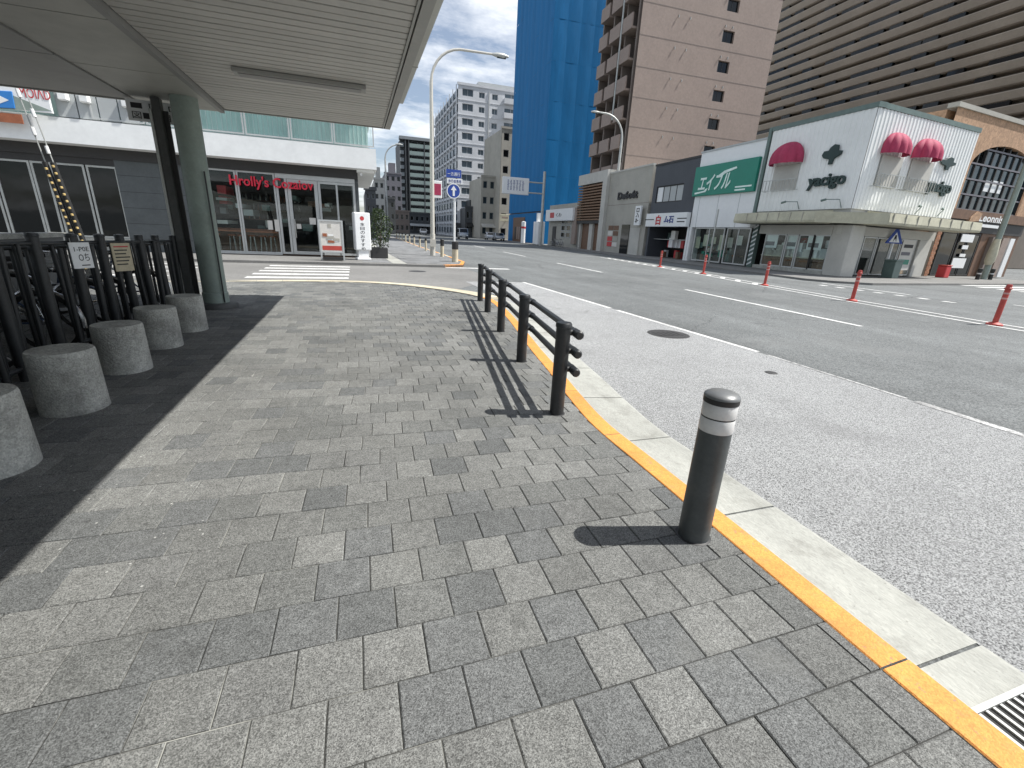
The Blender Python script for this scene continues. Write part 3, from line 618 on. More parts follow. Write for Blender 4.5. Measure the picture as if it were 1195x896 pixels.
# ------------------------------------------------------------------ bicycle fence
FX = -2.95
fence = thing('bicycle_fence', 'black steel pipe fence of close upright bars beside the concrete stools', 'fence', (FX, 1.5, 0))
y = 0.0; k = 0; fp = None
while y < 8.3:
    big_ = (k % 4 == 0)
    mb = MB()
    if big_: hh = 1.40-.026*y; mb.lathe([(.05, 0), (.05, hh-.04), (.055, hh-.035), (.05, hh-.01), (0, hh)], 14)
    else: r_ = random.choice([.018, .024, .03]); mb.lathe([(r_, .08), (r_, 1.29-.026*y+random.uniform(-.04, .03))], 10)
    mb.build('post' if big_ else 'bar', 'black_metal', fence, True, loc=(0 if big_ else (-.05 if k % 2 else .03), y, 0)).rotation_euler = (random.gauss(0, .018), random.gauss(0, .018), 0); k += 1; y += .15
for k in range(32):
    y = .07+k*.26
    MB().lathe([(.02, .05), (.02, 1.22-.024*y)], 10).build('bar', 'black_metal', fence, True, loc=(-.20-(.06 if k % 3 == 0 else 0), y, 0)).rotation_euler = (random.gauss(0, .03), random.gauss(0, .02), 0)
for z, xx in ((1.27, 0), (.12, 0), (1.22, -.20)):
    MB().tube([(xx, -.1, z+(.03 if z > 1 else 0)), (xx, 8.35, z-(.19 if z > 1 else 0))], .022, 10).build('rail', 'black_metal', fence, True)
sg = thing('notice_plate', 'small white notice plate with black signs hung on the bicycle fence', 'notice', AX(95, 298, FX+.09), math.radians(62))
w2, h2 = .145, .19; sg.scale = (.72,)*3
MB().box(-w2, w2, -.008, .008, -h2, h2).build('plate', 'sign_white', sg, bevel=.003)
text(sg, '1-P0E', 'ink', -.09, .12, .06, .125, -.009, depth=.002); text(sg, 'Oち', 'ink', -.05, .10, -.08, .03, -.009, depth=.002); MB().box(-.03, .09, -.0105, -.009, -.15, -.135).build('small_print', 'ink', sg)
MB().tube([(-.1, .012, .15), (-.1, .012, .25)], .004, 6).build('wire_tie', 'galv', sg)
sg2 = thing('notice_plate', 'aged yellowish notice sheet with red and grey lines on the bicycle fence', 'notice', AX(143, 300, FX+.09), math.radians(62))
sg2.scale = (.72,)*3
MB().box(-.17, .17, -.008, .008, -.24, .24).build('plate', 'old_paper', sg2, bevel=.003)
for i in range(6): MB().box(-.13, .13-.03*(i % 3), -.0105, -.009, .17-i*.06, .19-i*.06).build('text_line', 'red' if i < 1 else 'ink', sg2)

lw_ = thing('added_dark_wall', 'added dark low wall shutting out light behind the parked bicycles at the left', 'wall', (-5.1, 1.0, 0))  # added wall, keeps the space behind the bicycles dark
MB().box(-.08, .08, 0, 9.6, 0, 1.05).build('wall', 'dark_tile', lw_); MB().box(-.12, .12, -.05, 9.65, 1.05, 1.12).build('coping', 'cast_concrete', lw_)
# ------------------------------------------------------------------ bicycles behind the fence
def make_bike(fm):
    t = thing('bicycle', 'b', 'bicycle', group='bicycles parked behind the pipe fence')
    R = .32
    for xx in (-.52, .52):
        w = MB().lathe([(R-.03, -.008), (R-.01, -.02), (R+.012, 0), (R-.01, .02), (R-.03, .008)], 28)
        w.v = [(a+xx, c, b_+R+.012) for a, b_, c in w.v]; wo_ = w.build('wheel', 'rubber', t, True)
        s = MB()
        for k in range(14):
            q = math.pi*2*k/14; s.tube([(xx, .0, R+.012), (xx+(R-.03)*math.cos(q), 0, R+.012+(R-.03)*math.sin(q))], .0022, 4)
        s.build('spokes', 'chrome', wo_)
        MB().tube([(xx, -.05, R+.012), (xx, .05, R+.012)], .025, 10).build('hub', 'chrome', wo_)
        fd = MB()
        pts = [(xx+(R+.035)*math.cos(q), 0, R+.012+(R+.035)*math.sin(q)) for q in np.linspace(math.radians(20), math.radians(190), 12)] if xx < 0 else [(xx+(R+.035)*math.cos(q), 0, R+.012+(R+.035)*math.sin(q)) for q in np.linspace(math.radians(40), math.radians(160), 10)]
        fd.tube(pts, .022, 6); fd.build('mudguard', 'chrome', t, True)
    f = MB(); ra, bb, st, hd, fa = (-.52, 0, .332), (-.06, 0, .30), (-.20, 0, .80), (.40, 0, .78), (.52, 0, .332)
    f.tube([ra, bb], .012, 8).tube([ra, (-.17, 0, .70)], .010, 8).tube([bb, st], .016, 8).tube([bb, (.34, 0, .52), (.42, 0, .62)], .020, 8).tube([(-.17, 0, .52), (.30, 0, .56), (.41, 0, .70)], .016, 8)
    f.tube([(.36, 0, .92), (.44, 0, .62), fa], .015, 8); f.build('frame', fm, t, True)
    MB().tube([(-.20, 0, .78), (-.215, 0, .90)], .012, 8).build('seat_post', 'chrome', t, True)
    MB().prism([(-.36, -.09), (-.34, .09), (-.22, .075), (-.08, .02), (-.06, 0), (-.08, -.02), (-.22, -.075)][::1], .89, .95, 'z').build('saddle', 'rubber', t, True, bevel=.015, seg=2)
    MB().tube([(.14, -.27, 1.02), (.25, -.22, 1.04), (.35, -.05, 1.0), (.36, 0, .98), (.35, .05, 1.0), (.25, .22, 1.04), (.14, .27, 1.02)], .011, 8).tube([(.36, 0, .98), (.37, 0, .90)], .012, 8).build('handlebar', 'chrome', t, True)
    for s_ in (-1, 1): MB().tube([(.10, s_*.275, 1.015), (.20, s_*.245, 1.032)], .016, 8).build('grip', 'rubber', t, True)
    bk = MB()
    for z in (.74, .82, .90, .98):
        o = .12+(z-.74)*.12
        P_ = [(.46, -o, z), (.46, o, z), (.62+(z-.74)*.25, o, z), (.62+(z-.74)*.25, -o, z), (.46, -o, z)]
        for a, b_ in zip(P_, P_[1:]): bk.tube([a, b_], .004, 5)
    for k in range(7): s_ = -.12+k*.04; bk.tube([(.62, s_, .74), (.68, s_*1.2, .98)], .003, 4).tube([(.46, s_, .74), (.46, s_*1.2, .98)], .003, 4).tube([(.46, s_, .74), (.62, s_, .74)], .003, 4)
    bk.build('basket', 'galv', t)
    MB().lathe([(0, -.012), (.09, -.012), (.095, 0), (.09, .012), (0, .012)], 18).build('chainring', 'chrome', t, True)
    c = [o for o in kids(t) if o.name.startswith('chainring')][0]; c.rotation_euler = (math.pi/2, 0, 0); c.location = (-.06, .04, .30)
    for s_ in (-1, 1): MB().tube([(-.06, s_*.05, .30), (-.06+s_*.12, s_*.06, .30-s_*.1)], .009, 6).box(-.11+s_*.12, -.01+s_*.12, s_*.06, s_*.14, .285-s_*.1, .31-s_*.1).build('crank', 'chrome', t)
    MB().box(-.06, -.045, -.1, -.085, .02, .30).build('kickstand', 'chrome', t)
    MB().lathe([(0, .03), (.03, .03), (.035, .0), (.02, -.03), (0, -.03)], 12, (.50, .05, .66)).build('headlamp', 'chrome', t, True)
    return t
protos = [make_bike(m) for m in ('bike_frame_a', 'bike_frame_b', 'bike_frame_c')]
BL = ['parked bicycle nearest the camera behind the pipe fence', 'parked bicycle behind the white notice plate on the fence', 'parked bicycle behind the fence, between the two notices', 'parked bicycle behind the aged yellowish notice',
      'parked bicycle behind the fence, just past the aged notice', 'parked bicycle behind the fence beside the middle stool', 'parked bicycle behind the far end of the fence', 'last parked bicycle, close to the dark post by the column']
for i in range(8):
    o = protos[i] if i < 3 else copy_tree(protos[i % 3])
    o['label'] = BL[i]; o.location = (-3.85+random.uniform(-.08, .08), 3.0+i*.82+random.uniform(-.08, .08), 0); o.rotation_euler = (0, 0, math.radians(random.uniform(-12, 12)+(180 if i % 3 == 1 else 0)))

# ------------------------------------------------------------------ canopy, columns
cy_ = thing('station_canopy', 'large pale grey slatted canopy roof overhead at the upper left', 'canopy', (0, 0, 0))
Y0, Y1 = -6.0, 10.08
MB().box(-9, .70, Y0, Y1-.05, 3.36, 3.75).build('roof_slab', 'gap_dark', cy_)
sp = None; yy = Y1-.16
while yy > Y0+.2:
    if sp is None: sp = MB().box(-2.04, .60, 0, .130, 3.30, 3.318).build('slat', 'slat', cy_, bevel=.004); sp.location = (0, yy, 0)
    else: dup_mesh(sp, cy_, (0, yy, random.uniform(-.0015, .0015)))
    yy -= .152
MB().box(.60, .625, Y0, Y1-.01, 3.285, 3.36).build('edge_trim', 'fascia', cy_)
MB().box(.64, .74, Y0, Y1, 3.28, 3.80).build('fascia', 'fascia', cy_)
MB().box(.744, .86, Y0, 8.62, 3.42, 3.66).build('eave_gutter', 'fascia_pale', cy_, bevel=.01)
for yj in (2.2, 4.4, 6.7): MB().box(.742, .864, yj, yj+.02, 3.416, 3.665).build('gutter_joint', 'fascia', cy_)
MB().box(-9, .64, Y1-.02, Y1+.02, 3.285, 3.80).build('end_fascia', 'fascia', cy_)
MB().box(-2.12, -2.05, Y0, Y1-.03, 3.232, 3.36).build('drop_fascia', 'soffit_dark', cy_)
for k in range(9):
    a = 9.75-1.8*(k+1); MB().box(-3.24, -2.125, a+.010, a+1.790, 3.245, 3.265).build('soffit_panel', 'soffit', cy_)
MB().box(-3.24, -2.125, 9.760, Y1-.04, 3.247, 3.267).build('soffit_panel', 'soffit', cy_)
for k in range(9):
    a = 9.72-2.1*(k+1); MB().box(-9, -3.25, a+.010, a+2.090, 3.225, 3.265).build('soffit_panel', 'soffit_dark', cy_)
MB().box(-9, -3.25, 9.73, 9.78, 3.21, 3.36).build('end_fascia', 'fascia', cy_)
lt = MB().box(-1.36, .24, 7.32, 7.56, 3.245, 3.298).build('light_fixture', 'fascia', cy_, bevel=.006)
MB().box(-1.30, .18, 7.36, 7.52, 3.236, 3.244).build('diffuser', 'soffit_dark', lt)
lt2 = MB().box(-5.0, -4.2, 6.75, 6.95, 3.17, 3.224).build('light_fixture', 'gap_dark', cy_)
gcol = thing('canopy_column', 'round grey-green painted steel column holding up the canopy', 'column', (-2.42, 9.22, 0))
MB().lathe([(.185, .10), (.185, 1.55), (.187, 1.555), (.187, 1.575), (.185, 1.58), (.185, 3.244)], 36).build('shaft', 'column_green', gcol, True)
MB().lathe([(.20, .09), (.20, .26), (.187, .27)], 36).build('base_sleeve', 'column_green', gcol, True)
MB().lathe([(.33, 0), (.33, .06), (.31, .085), (.19, .09)], 36).build('base_ring', 'column_dark', gcol, True)
MB().tube([(.16, -.14, .1), (.16, -.15, 2.2)], .012, 8).build('cable_conduit', 'black_metal', gcol, True)
dp = thing('dark_post', 'dark weathered steel post left of the green column, a pale strip for its lit left face', 'post', (-2.83, 9.35, 0))
MB().box(-.06, .06, -.07, .07, 0, 3.224).build('shaft', 'column_dark', dp, bevel=.01)
MB().box(-.10, -.063, -.08, -.03, 0, 3.05).build('lit_edge_strip', 'galv', dp)  # pale strip puts the light on the post's left face into colour
MB().box(.063, .13, .0, .03, 0, 3.05).build('flange', 'dark_header', dp)
hb = thing('hanging_sign', 'small pale board with dark lettering fixed behind the dark post under the canopy', 'sign', AY(179, 130, 9.6), math.radians(4))
MB().box(-.34, .42, -.02, .02, -.16, .14).build('board', 'sign_white', hb)
text(hb, '■ 図 □', 'ink', -.28, .36, .01, .10, -.021, depth=.004); text(hb, '図■■目□', 'ink', -.28, .36, -.13, -.03, -.021, depth=.004)
# guy wire with striped guard
A_ = AY(92, 277, 11.6); B_ = AY(18, 88, 11.6); d_ = (B_-A_).normalized(); g0 = A_-d_*1.15; top = B_+d_*3.2
gw = thing('guy_wire', 'slanting utility guy wires with black and yellow striped guard behind the fence', 'guy wire', (g0.x, g0.y, 0))
sh = Vector((g0.x, g0.y, 0))
for o_ in (-.06, .06): MB().tube([A_-sh+Vector((o_, 0, 0))-d_*1.1, top-sh+Vector((o_, 0, 0))], .010, 6).build('wire', 'galv', gw)
for o_ in (-.06, .06):
    c = Vector((o_, -.02, 0)); gd = MB().tube([A_-sh-d_*1.0+c, A_-sh+d_*1.35+c], .045, 10).build('guard', 'cap_black', gw, True)
    for k in range(16):
        p = A_-sh-d_*.6+d_*(k*.122+(.05 if o_ > 0 else 0))+c; MB().tube([p-d_*.030+Vector((0, -.022, 0)), p-d_*.015+Vector((0, -.022, 0)), p+d_*.015+Vector((0, -.022, 0)), p+d_*.030+Vector((0, -.022, 0))], [.014, .030, .030, .014], 8).build('reflector', 'reflector', gd)
for k in range(4): p = A_-sh+d_*(1.5+.3*k)+Vector((.05*(-1)**k, -.01, 0)); MB().tube([p, p+d_*.13], .03, 8).build('insulator', 'sign_white', gw)

# ------------------------------------------------------------------ corner restaurant building
RF = Fr((0, 23.4, 0.02), 0.0)
rs = thing('corner_building', 'white banded two storey corner building with glazed restaurant behind the crosswalk', 'building', RF.o, 0)
XL, XR = -26.0, 0.16
# upper floor: white band with glazing above, overhanging to the right and front
YB = -0.9   # front of the band
F2 = lambda px, py: RF.px(px, py, YB)
zb0 = F2(438, 198)[1]; zb1 = F2(438, 174)[1]; xb = F2(439, 185)[0]
MB().box(XL, xb, YB, 9, zb0, zb1).build('white_band', 'white_wall', rs)
MB().box(XL, xb-.25, YB+.25, 9, zb1, zb1+.06).build('ledge', 'grey_panel', rs)
zg1 = zb1+2.3
MB().box(XL, xb-.3, YB+.45, 9, zb1+.06, zg1).build('upper_core', 'curtain', rs)
MB().box(XL-.2, xb+.05, YB-.05, 9.2, zg1, zg1+.8).build('roof_band', 'white_wall', rs)
x0c = F2(228, 145)[0]; nW = 6; wv = (xb-.04-x0c)/4
for i in range(-2, 4):
    a = x0c+wv*i; window(rs, a+.02, a+wv-.02, zb1+.07, zg1-.01, YB+.08, 'aluminium', 'glass_clear', .05, 1, 1)
    for j in range(9): MB().box(a+.12+j*wv/9.5, a+.12+j*wv/9.5+.012, YB+.40, YB+.45, zb1+.1, zg1-.05).build('blind_edge', 'white_wall', rs)
xp0 = F2(62, 118)[0]; xp1 = F2(160, 128)[0]
for i in range(4):
    a = xp0+(xp1-xp0)*i/4; b_ = xp0+(xp1-xp0)*(i+1)/4; MB().box(a+.02, b_-.02, YB+.1, YB+.2, zb1+.05, zg1-.3).build('wall_panel', 'grey_panel', rs)
    if i != 2: MB().box(a+(b_-a)*.3, a+(b_-a)*.75, YB-.12, YB+.1, zb1+.55, zb1+.95).build('vent_hood', 'white_wall', rs, bevel=.03)
# ground floor
zh0 = RF.px(250, 196)[1]
MB().box(XL, XR+.05, -.12, .1, zh0, zb0).build('header', 'dark_header', rs)
MB().box(XR-.25, XR+.06, .1, 9, 0, zb0).build('side_wall', 'dark_tile', rs)
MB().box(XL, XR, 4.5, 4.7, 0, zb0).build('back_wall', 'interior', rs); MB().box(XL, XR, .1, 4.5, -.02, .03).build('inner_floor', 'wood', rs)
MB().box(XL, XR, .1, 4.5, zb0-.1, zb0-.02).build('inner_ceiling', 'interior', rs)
X = lambda px, py=250: RF.px(px, py)[0]
def glz(pa, pb, py, nx=1, nz=1, z0=.08, z1=None, g='glass_clear', nm='window', f=.07): return window(rs, X(pa, py), X(pb, py), z0, z1 or zh0-.01, -.02, 'aluminium', g, f, nx, nz, nm)
xa_, xb_ = X(232), X(279); xc_, xd_ = X(328), X(331)
glz(236, 281, 250); glz(281.5, 325, 250); glz(325.5, 338, 250, nm='door_sidelight', f=.09)
dr_ = glz(338.5, 373, 250, z1=zh0-.2, nm='door', f=.14); MB().box(X(343), X(343)+.04, -.09, -.03, .8, 1.6).build('handle', 'chrome', dr_)
MB().box(X(326), X(416), -.05, .05, zh0-.19, zh0-.005).build('transom_box', 'aluminium', rs)
w_ = glz(373.5, 416, 250, 2, 1, z1=zh0-.2, f=.10)
MB().box(X(236), X(325), -.10, -.025, .03, .09).build('sill', 'aluminium', rs)
# dim interior: bar, stools, shelves, papers
for i, p in enumerate((243, 262, 274, 287, 300, 312)):
    c = X(p); st_ = MB().lathe([(0, .76), (.17, .76), (.18, .80), (.16, .83), (0, .84)], 14, (c, .7, 0)).build('bar_stool', 'wood_orange', rs, True)
    for sx in (-.12, .12):
        for sy in (-.1, .1): MB().tube([(c+sx, .7+sy, .05), (c+sx*.6, .7+sy*.6, .77)], .014, 6).build('leg', 'chrome', st_)
for i in range(22):
    c = random.uniform(X(240), X(410)); z = random.uniform(.9, 2.6); MB().box(c, c+random.uniform(.15, .5), random.uniform(.5, 2.5), 2.6, z, z+random.uniform(.1, .35)).build('wall_item', random.choice(['paper', 'wood', 'wood_orange', 'grey_panel', 'trim_green', 'red']), rs)
MB().box(X(240), X(322), .35, .5, .95, 1.02).build('window_counter', 'wood_orange', rs)
MB().box(X(240), X(322), 1.15, 1.6, 1.02, 1.08).build('bar_counter', 'wood_orange', rs); MB().box(X(240), X(322), 1.3, 1.4, .05, 1.0).build('bar_front', 'wood', rs)
for i in range(3):
    sh_ = MB().box(X(246), X(318), 4.2, 4.48, 1.5+i*.45, 1.54+i*.45).build('shelf', 'wood', rs)
    for j in range(14): c = X(246)+.2+j*.22+random.uniform(-.05, .05); MB().lathe([(.035, 0), (.035, .18), (.012, .23), (.012, .28)], 8, (c, 4.33, 1.542+i*.45)).build('bottle', random.choice(['glass_blue', 'paper', 'wood_orange', 'glass_dark']), sh_)
for (pa, pb, ya1, yb1) in ((312, 319, 257, 268), (320, 327, 256, 270), (346, 352, 261, 267), (361, 369, 254, 262)):
    (q0, z1), (q1, z0) = RF.px(pa, ya1), RF.px(pb, yb1); MB().box(q0, q1, -.026, -.022, z0, z1).build('poster', 'paper', rs)
(q0, z1), (q1, z0) = RF.px(267, 200.5), RF.px(367, 221)
text(rs, "Hrolly's Cozaiov", 'neon', q0, RF.px(366, 220)[0], RF.px(310, 222)[1], RF.px(310, 206.5)[1], -.10, depth=.05, bold=.015)
# dark left wing
zl = RF.px(100, 186)[1]
MB().box(X(142, 230), X(236, 230), -.04, .12, 0, zh0).build('tiled_wall', 'dark_tile', rs)
for i in range(5): MB().box(X(142, 230), X(236, 230), -.044, -.0405, .5+i*.6, .512+i*.6).build('tile_joint', 'gap_dark', rs)
for pa, pb in ((-70, -2), (0, 42), (43, 62), (64, 104), (106, 141)): window(rs, X(pa, 220), X(pb, 220), .5, zh0-.25, -.02, 'galv', 'glass_dark', .07)
MB().box(XL, X(142, 230), -.04, .12, zh0-.24, zh0).build('lintel', 'dark_header', rs); MB().box(XL, X(142, 230), -.04, .12, 0, .49).build('plinth', 'cast_concrete', rs)
MB().box(XR+.02, xb-.1, YB+.3, 9, zb0-.10, zb0-.005).build('overhang_soffit', 'white_wall', rs)
sp_ = MB().lathe([(0, 0), (.05, 0), (.06, .1), (.02, .12)], 12, (XR+.2, -.5, zb0-.25)).build('spot_lamp', 'sign_white', rs)
# rooftop signs at the left
ls = thing('direction_sign', 'white and blue sign with arrow and lettering on the building at the far left', 'sign', RF.loc(*[F2(0, 115)[0], YB-.25], 0))
lx = lambda px, py: (RF.px(px, py, YB-.25)[0]-F2(0, 115)[0], RF.px(px, py, YB-.25)[1]+.02)
(a0, t0) = lx(-25, 88); (a1, b0) = lx(62, 133)
MB().box(a0, a1, -.06, .06, b0, t0+.6).build('board', 'sign_white', ls)
tri = [lx(-25, 96), lx(63, 131), lx(-25, 127)]; MB().prism(tri, -.065, -.0605, 'y').build('grey_wedge', 'column_green', ls)
b1 = [lx(-20, 106), lx(16, 108), lx(20, 128), lx(-20, 126)]; MB().prism(b1, -.10, -.066, 'y').build('blue_panel', 'arrow_blue', ls, bevel=.01)
MB().prism([lx(-2, 111), lx(13, 118.5), lx(-2, 124)], -.106, -.101, 'y').build('arrow', 'sign_white', ls)
text(ls, 'MOIΛD', 'red', lx(23, 105)[0], lx(58, 105)[0], lx(40, 116)[1], lx(40, 104)[1], -.061, depth=.01)
MB().box(lx(-25, 130)[0], lx(25, 130)[0], -.07, -.03, lx(0, 143)[1], lx(0, 132)[1]).build('orange_board', 'wood_orange', ls)

# ------------------------------------------------------------------ things on the far pavement
ab = thing('a_board', 'grey framed easel poster board with photos and orange strip at the restaurant door', 'sign board', G(389, 304, .026), math.radians(4))
AF = Fr(ab.location, math.radians(4)); hw = .44; ht = 1.62
for s_ in (-1, 1): MB().box(s_*hw-.03, s_*hw+.03, -.04, .03, .02, ht).build('frame_side', 'grey_panel', ab)
MB().box(-hw+.03, hw-.03, -.04, .03, ht-.06, ht).build('frame_top', 'grey_panel', ab); MB().box(-hw+.03, hw-.03, -.04, .03, .32, .38).build('frame_bottom', 'grey_panel', ab)
MB().box(-hw+.03, hw-.03, -.02, .0, .38, ht-.06).build('poster', 'paper', ab); MB().box(-hw+.06, hw-.06, -.026, -.021, .42, .60).build('orange_strip', 'post_red', ab)
for i in range(9): a = random.uniform(-.38, .1); z = random.uniform(.7, 1.35); MB().box(a, a+random.uniform(.12, .3), -.027-.001*i, -.021, z, z+random.uniform(.06, .16)).build('photo', random.choice(['wood_orange', 'sign_white', 'block_violet', 'grey_panel', 'beige_wall']), ab)
for s_ in (-1, 1): MB().tube([(s_*.34, .0, 1.2), (s_*.34, .5, .0)], .02, 6).build('leg', 'black_metal', ab)
MB().box(-.40, .40, -.15, .25, .03, .14).build('base_weight', 'cap_black', ab)
ws = thing('light_box_sign', 'tall white standing sign box with black characters beside the planter', 'sign', G(424, 303, .026), math.radians(12))
MB().box(-.30, .30, -.24, .24, 0, .10).build('foot', 'sign_white', ws, bevel=.02); MB().box(-.22, .22, -.16, .16, .10, .42).build('neck', 'sign_white', ws)
MB().box(-.34, .34, -.22, .22, .42, 2.0).build('box', 'sign_white', ws, bevel=.04, seg=2)
for i, ch in enumerate('本日のおすすめ'): text(ws, ch, 'ink', -.10, .08, 1.45-i*.17, 1.58-i*.17, -.222, depth=.004)
MB().lathe([(0, 0), (.09, 0), (.09, .004)], 16).build('red_seal', 'red', ws).matrix_local = Matrix.Translation((-.01, -.222, 1.76)) @ Matrix.Rotation(math.pi/2, 4, 'X')
for i in range(5): MB().box(.342, .346, -.08, .06, 1.5-i*.2, 1.62-i*.2).build('side_mark', 'ink', ws)
pl = thing('planter_shrub', 'bushy green shrub in a dark planter at the corner of the restaurant', 'shrub', G(444, 301, .026))
MB().box(-.45, .35, -.3, .3, 0, .5).build('planter', 'dark_header', pl, bevel=.02); 
lf = MB()
for i in range(1500):
    q = random.uniform(0, 6.28); u = random.random()**.5; z = .5+random.random()**.8*1.75; rr = u*(.30+.30*math.sin(min(1, (z-.3)/1.9)*math.pi))+.08*math.sin(z*5+q*2)
    c = Vector((rr*math.cos(q), rr*math.sin(q)*.8, z)); a = Vector((random.gauss(0, 1), random.gauss(0, 1), random.gauss(.2, .7))).normalized(); b_ = a.cross(Vector((random.random(), random.random(), random.random()))).normalized(); s_ = random.uniform(.035, .07)
    lf.add([c-a*s_, c+b_*s_*.45, c+a*s_, c-b_*s_*.45], [(0, 1, 2, 3)])
tag(lf.build('foliage', 'leaf', pl), kind='stuff')
for i in range(5): q = i*1.3; MB().tube([(0, 0, .45), (.1*math.cos(q), .1*math.sin(q), 1.1), (.28*math.cos(q), .25*math.sin(q), 1.9)], [.02, .014, .006], 6).build('stem', 'bark', pl)

def street_lamp(name, label, base, h, arm, m, armdir, r=.10, group='street lamps along the road'):
    t = thing(name, label, 'street lamp', base, 0, group); d = Vector((math.cos(armdir), math.sin(armdir), 0)); pts = [Vector((0, 0, 0)), Vector((0, 0, h*.5)), Vector((0, 0, h*.84))]
    R_ = h*.16
    for k in range(1, 8): q = k/7*math.pi*.47; pts.append(Vector((0, 0, h*.84))+d*(R_*(1-math.cos(q)))+Vector((0, 0, R_*math.sin(q))))
    e = pts[-1]; pts.append(e+d*(arm-R_)+Vector((0, 0, .05)))
    rs_ = [r*1.15, r, r*.8]+[r*.6]*7+[r*.5]; MB().tube(pts, rs_, 12).build('pole', m, t, True)
    MB().tube([(0, 0, 0), (0, 0, 1.2)], r*1.35, 12).build('base_sleeve', m, t, True)
    e = pts[-1]; hd = MB().tube([e-d*.15, e+d*.1, e+d*.45, e+d*.75], [.06, .11, .13, .05], 10).build('lamp_head', 'galv', t, True)
    MB().tube([e+d*.12+Vector((0, 0, -.07)), e+d*.6+Vector((0, 0, -.07))], .07, 8).build('lens', 'glass_blue', hd, True)
    MB().box(-r*1.5, r*1.5, -r*1.6, -r*1.2, .5, .9).build('hatch', m, t)
    return t
b_ = G(505, 298, .03); street_lamp('street_lamp', 'tall pale street lamp on the far pavement, arm reaching over the road', b_, 10.35, 3.55, 'lamp_beige', 0.0, .11)
street_lamp('street_lamp', 'distant thin street lamp beside the planter shrub, seen over the far pavement', G(453, 277.5, .03), 11.6, 1.7, 'galv', 0.0, .13)
lb = G(711, 293.5, .02); street_lamp('street_lamp', 'pale street lamp in front of the wooden louvred shop', lb, 13.4, 3.0, 'galv', math.radians(170), .15)
rs2 = MB().box(-.18, .18, -.03, .03, -.45, .45)
nb = thing('notice_flag', 'small pink and white notice plate on the tall pale street lamp', 'notice', AY(510, 221, 27.5)); MB().box(-.28, .28, -.03, .03, -.45, .45).build('plate', 'sign_white', nb, bevel=.02); MB().box(-.22, .22, -.036, -.031, -.30, .30).build('pink_print', 'awning_pink', nb); MB().box(-.40, -.28, -.02, .02, -.2, .2).build('bracket', 'galv', nb)
# traffic sign pole
tb = G(530, 304, .03); ts = thing('traffic_sign', 'round blue arrow sign under a blue name plate on a white pole', 'traffic sign', tb)
TF = Fr(tb, 0); zt = lambda py: TF.px(529, py)[1]
MB().tube([(0, 0, 0), (0, 0, zt(199))], .055, 12).build('pole', 'sign_white', ts, True)
zc = zt(223); dm = MB().lathe([(0, 0), (.31, 0), (.31, .03), (0, .03)], 32).build('blue_disc', 'sign_blue', ts); dm.matrix_local = Matrix.Translation((-.06, -.07, zc)) @ Matrix.Rotation(math.pi/2, 4, 'X')
dm2 = MB().lathe([(.30, 0), (.335, 0), (.335, .034), (.30, .034)], 32).build('white_rim', 'sign_white', ts); dm2.matrix_local = Matrix.Translation((-.06, -.07, zc)) @ Matrix.Rotation(math.pi/2, 4, 'X')
MB().prism([(-.11, zc-.22), (-.01, zc-.22), (-.01, zc+.04), (.08, zc+.04), (-.06, zc+.24), (-.20, zc+.04), (-.11, zc+.04)], -.108, -.101, 'y').build('arrow', 'sign_white', ts)
MB().box(-.42, .30, -.10, -.06, zt(207.5), zt(198)).build('name_plate', 'sign_blue', ts); text(ts, '一方通行', 'sign_white', -.36, .24, zt(205.5), zt(201), -.101, depth=.006)
MB().box(-.38, .36, -.10, -.06, zt(214.5), zt(208.5)).build('lower_plate', 'sign_white', ts); text(ts, '歩行者専用', 'ink_blue', -.32, .30, zt(213.5), zt(209.5), -.101, depth=.006)
# black topped posts along the far kerb
FPp = [(531, 305.5, .55, .15, 'stubby yellow post with black top at the foot of the traffic sign'), (516, 299.5, .75, .10, 'thin yellow post with black top between the sign pole and the tall lamp')]
for (px_, py_, h, r, lb_) in FPp:
    p = G(px_, py_, .03); t = thing('kerb_post', lb_, 'post', p, 0, 'yellow and black posts on the far kerb'); h = .95
    MB().lathe([(r, 0), (r, h*.62)], 14).build('shaft', 'pale_kerb', t, True); MB().lathe([(r*1.05, h*.62), (r*1.05, h*.97), (r*.8, h), (0, h)], 14).build('black_top', 'cap_black', t, True)
lfence = [(497, 292.5), (490, 288.8), (483.5, 286), (478, 283.8), (473.5, 282), (469.5, 280.4), (466, 279), (463, 277.8)]
nth = ['first', 'second', 'third', 'fourth', 'fifth', 'sixth', 'seventh', 'last']
for i, (px_, py_) in enumerate(lfence):
    p = G(px_, py_, .03); t = thing('kerb_post', '%s short pale post on the far kerb, counted from the tall lamp' % nth[i], 'post', p, 0, 'short pale posts receding along the far kerb')
    MB().lathe([(.07, 0), (.07, .68)], 10).build('shaft', 'pale_kerb', t, True); MB().lathe([(.08, .68), (.08, .84), (0, .87)], 10).build('black_top', 'cap_black', t, True)
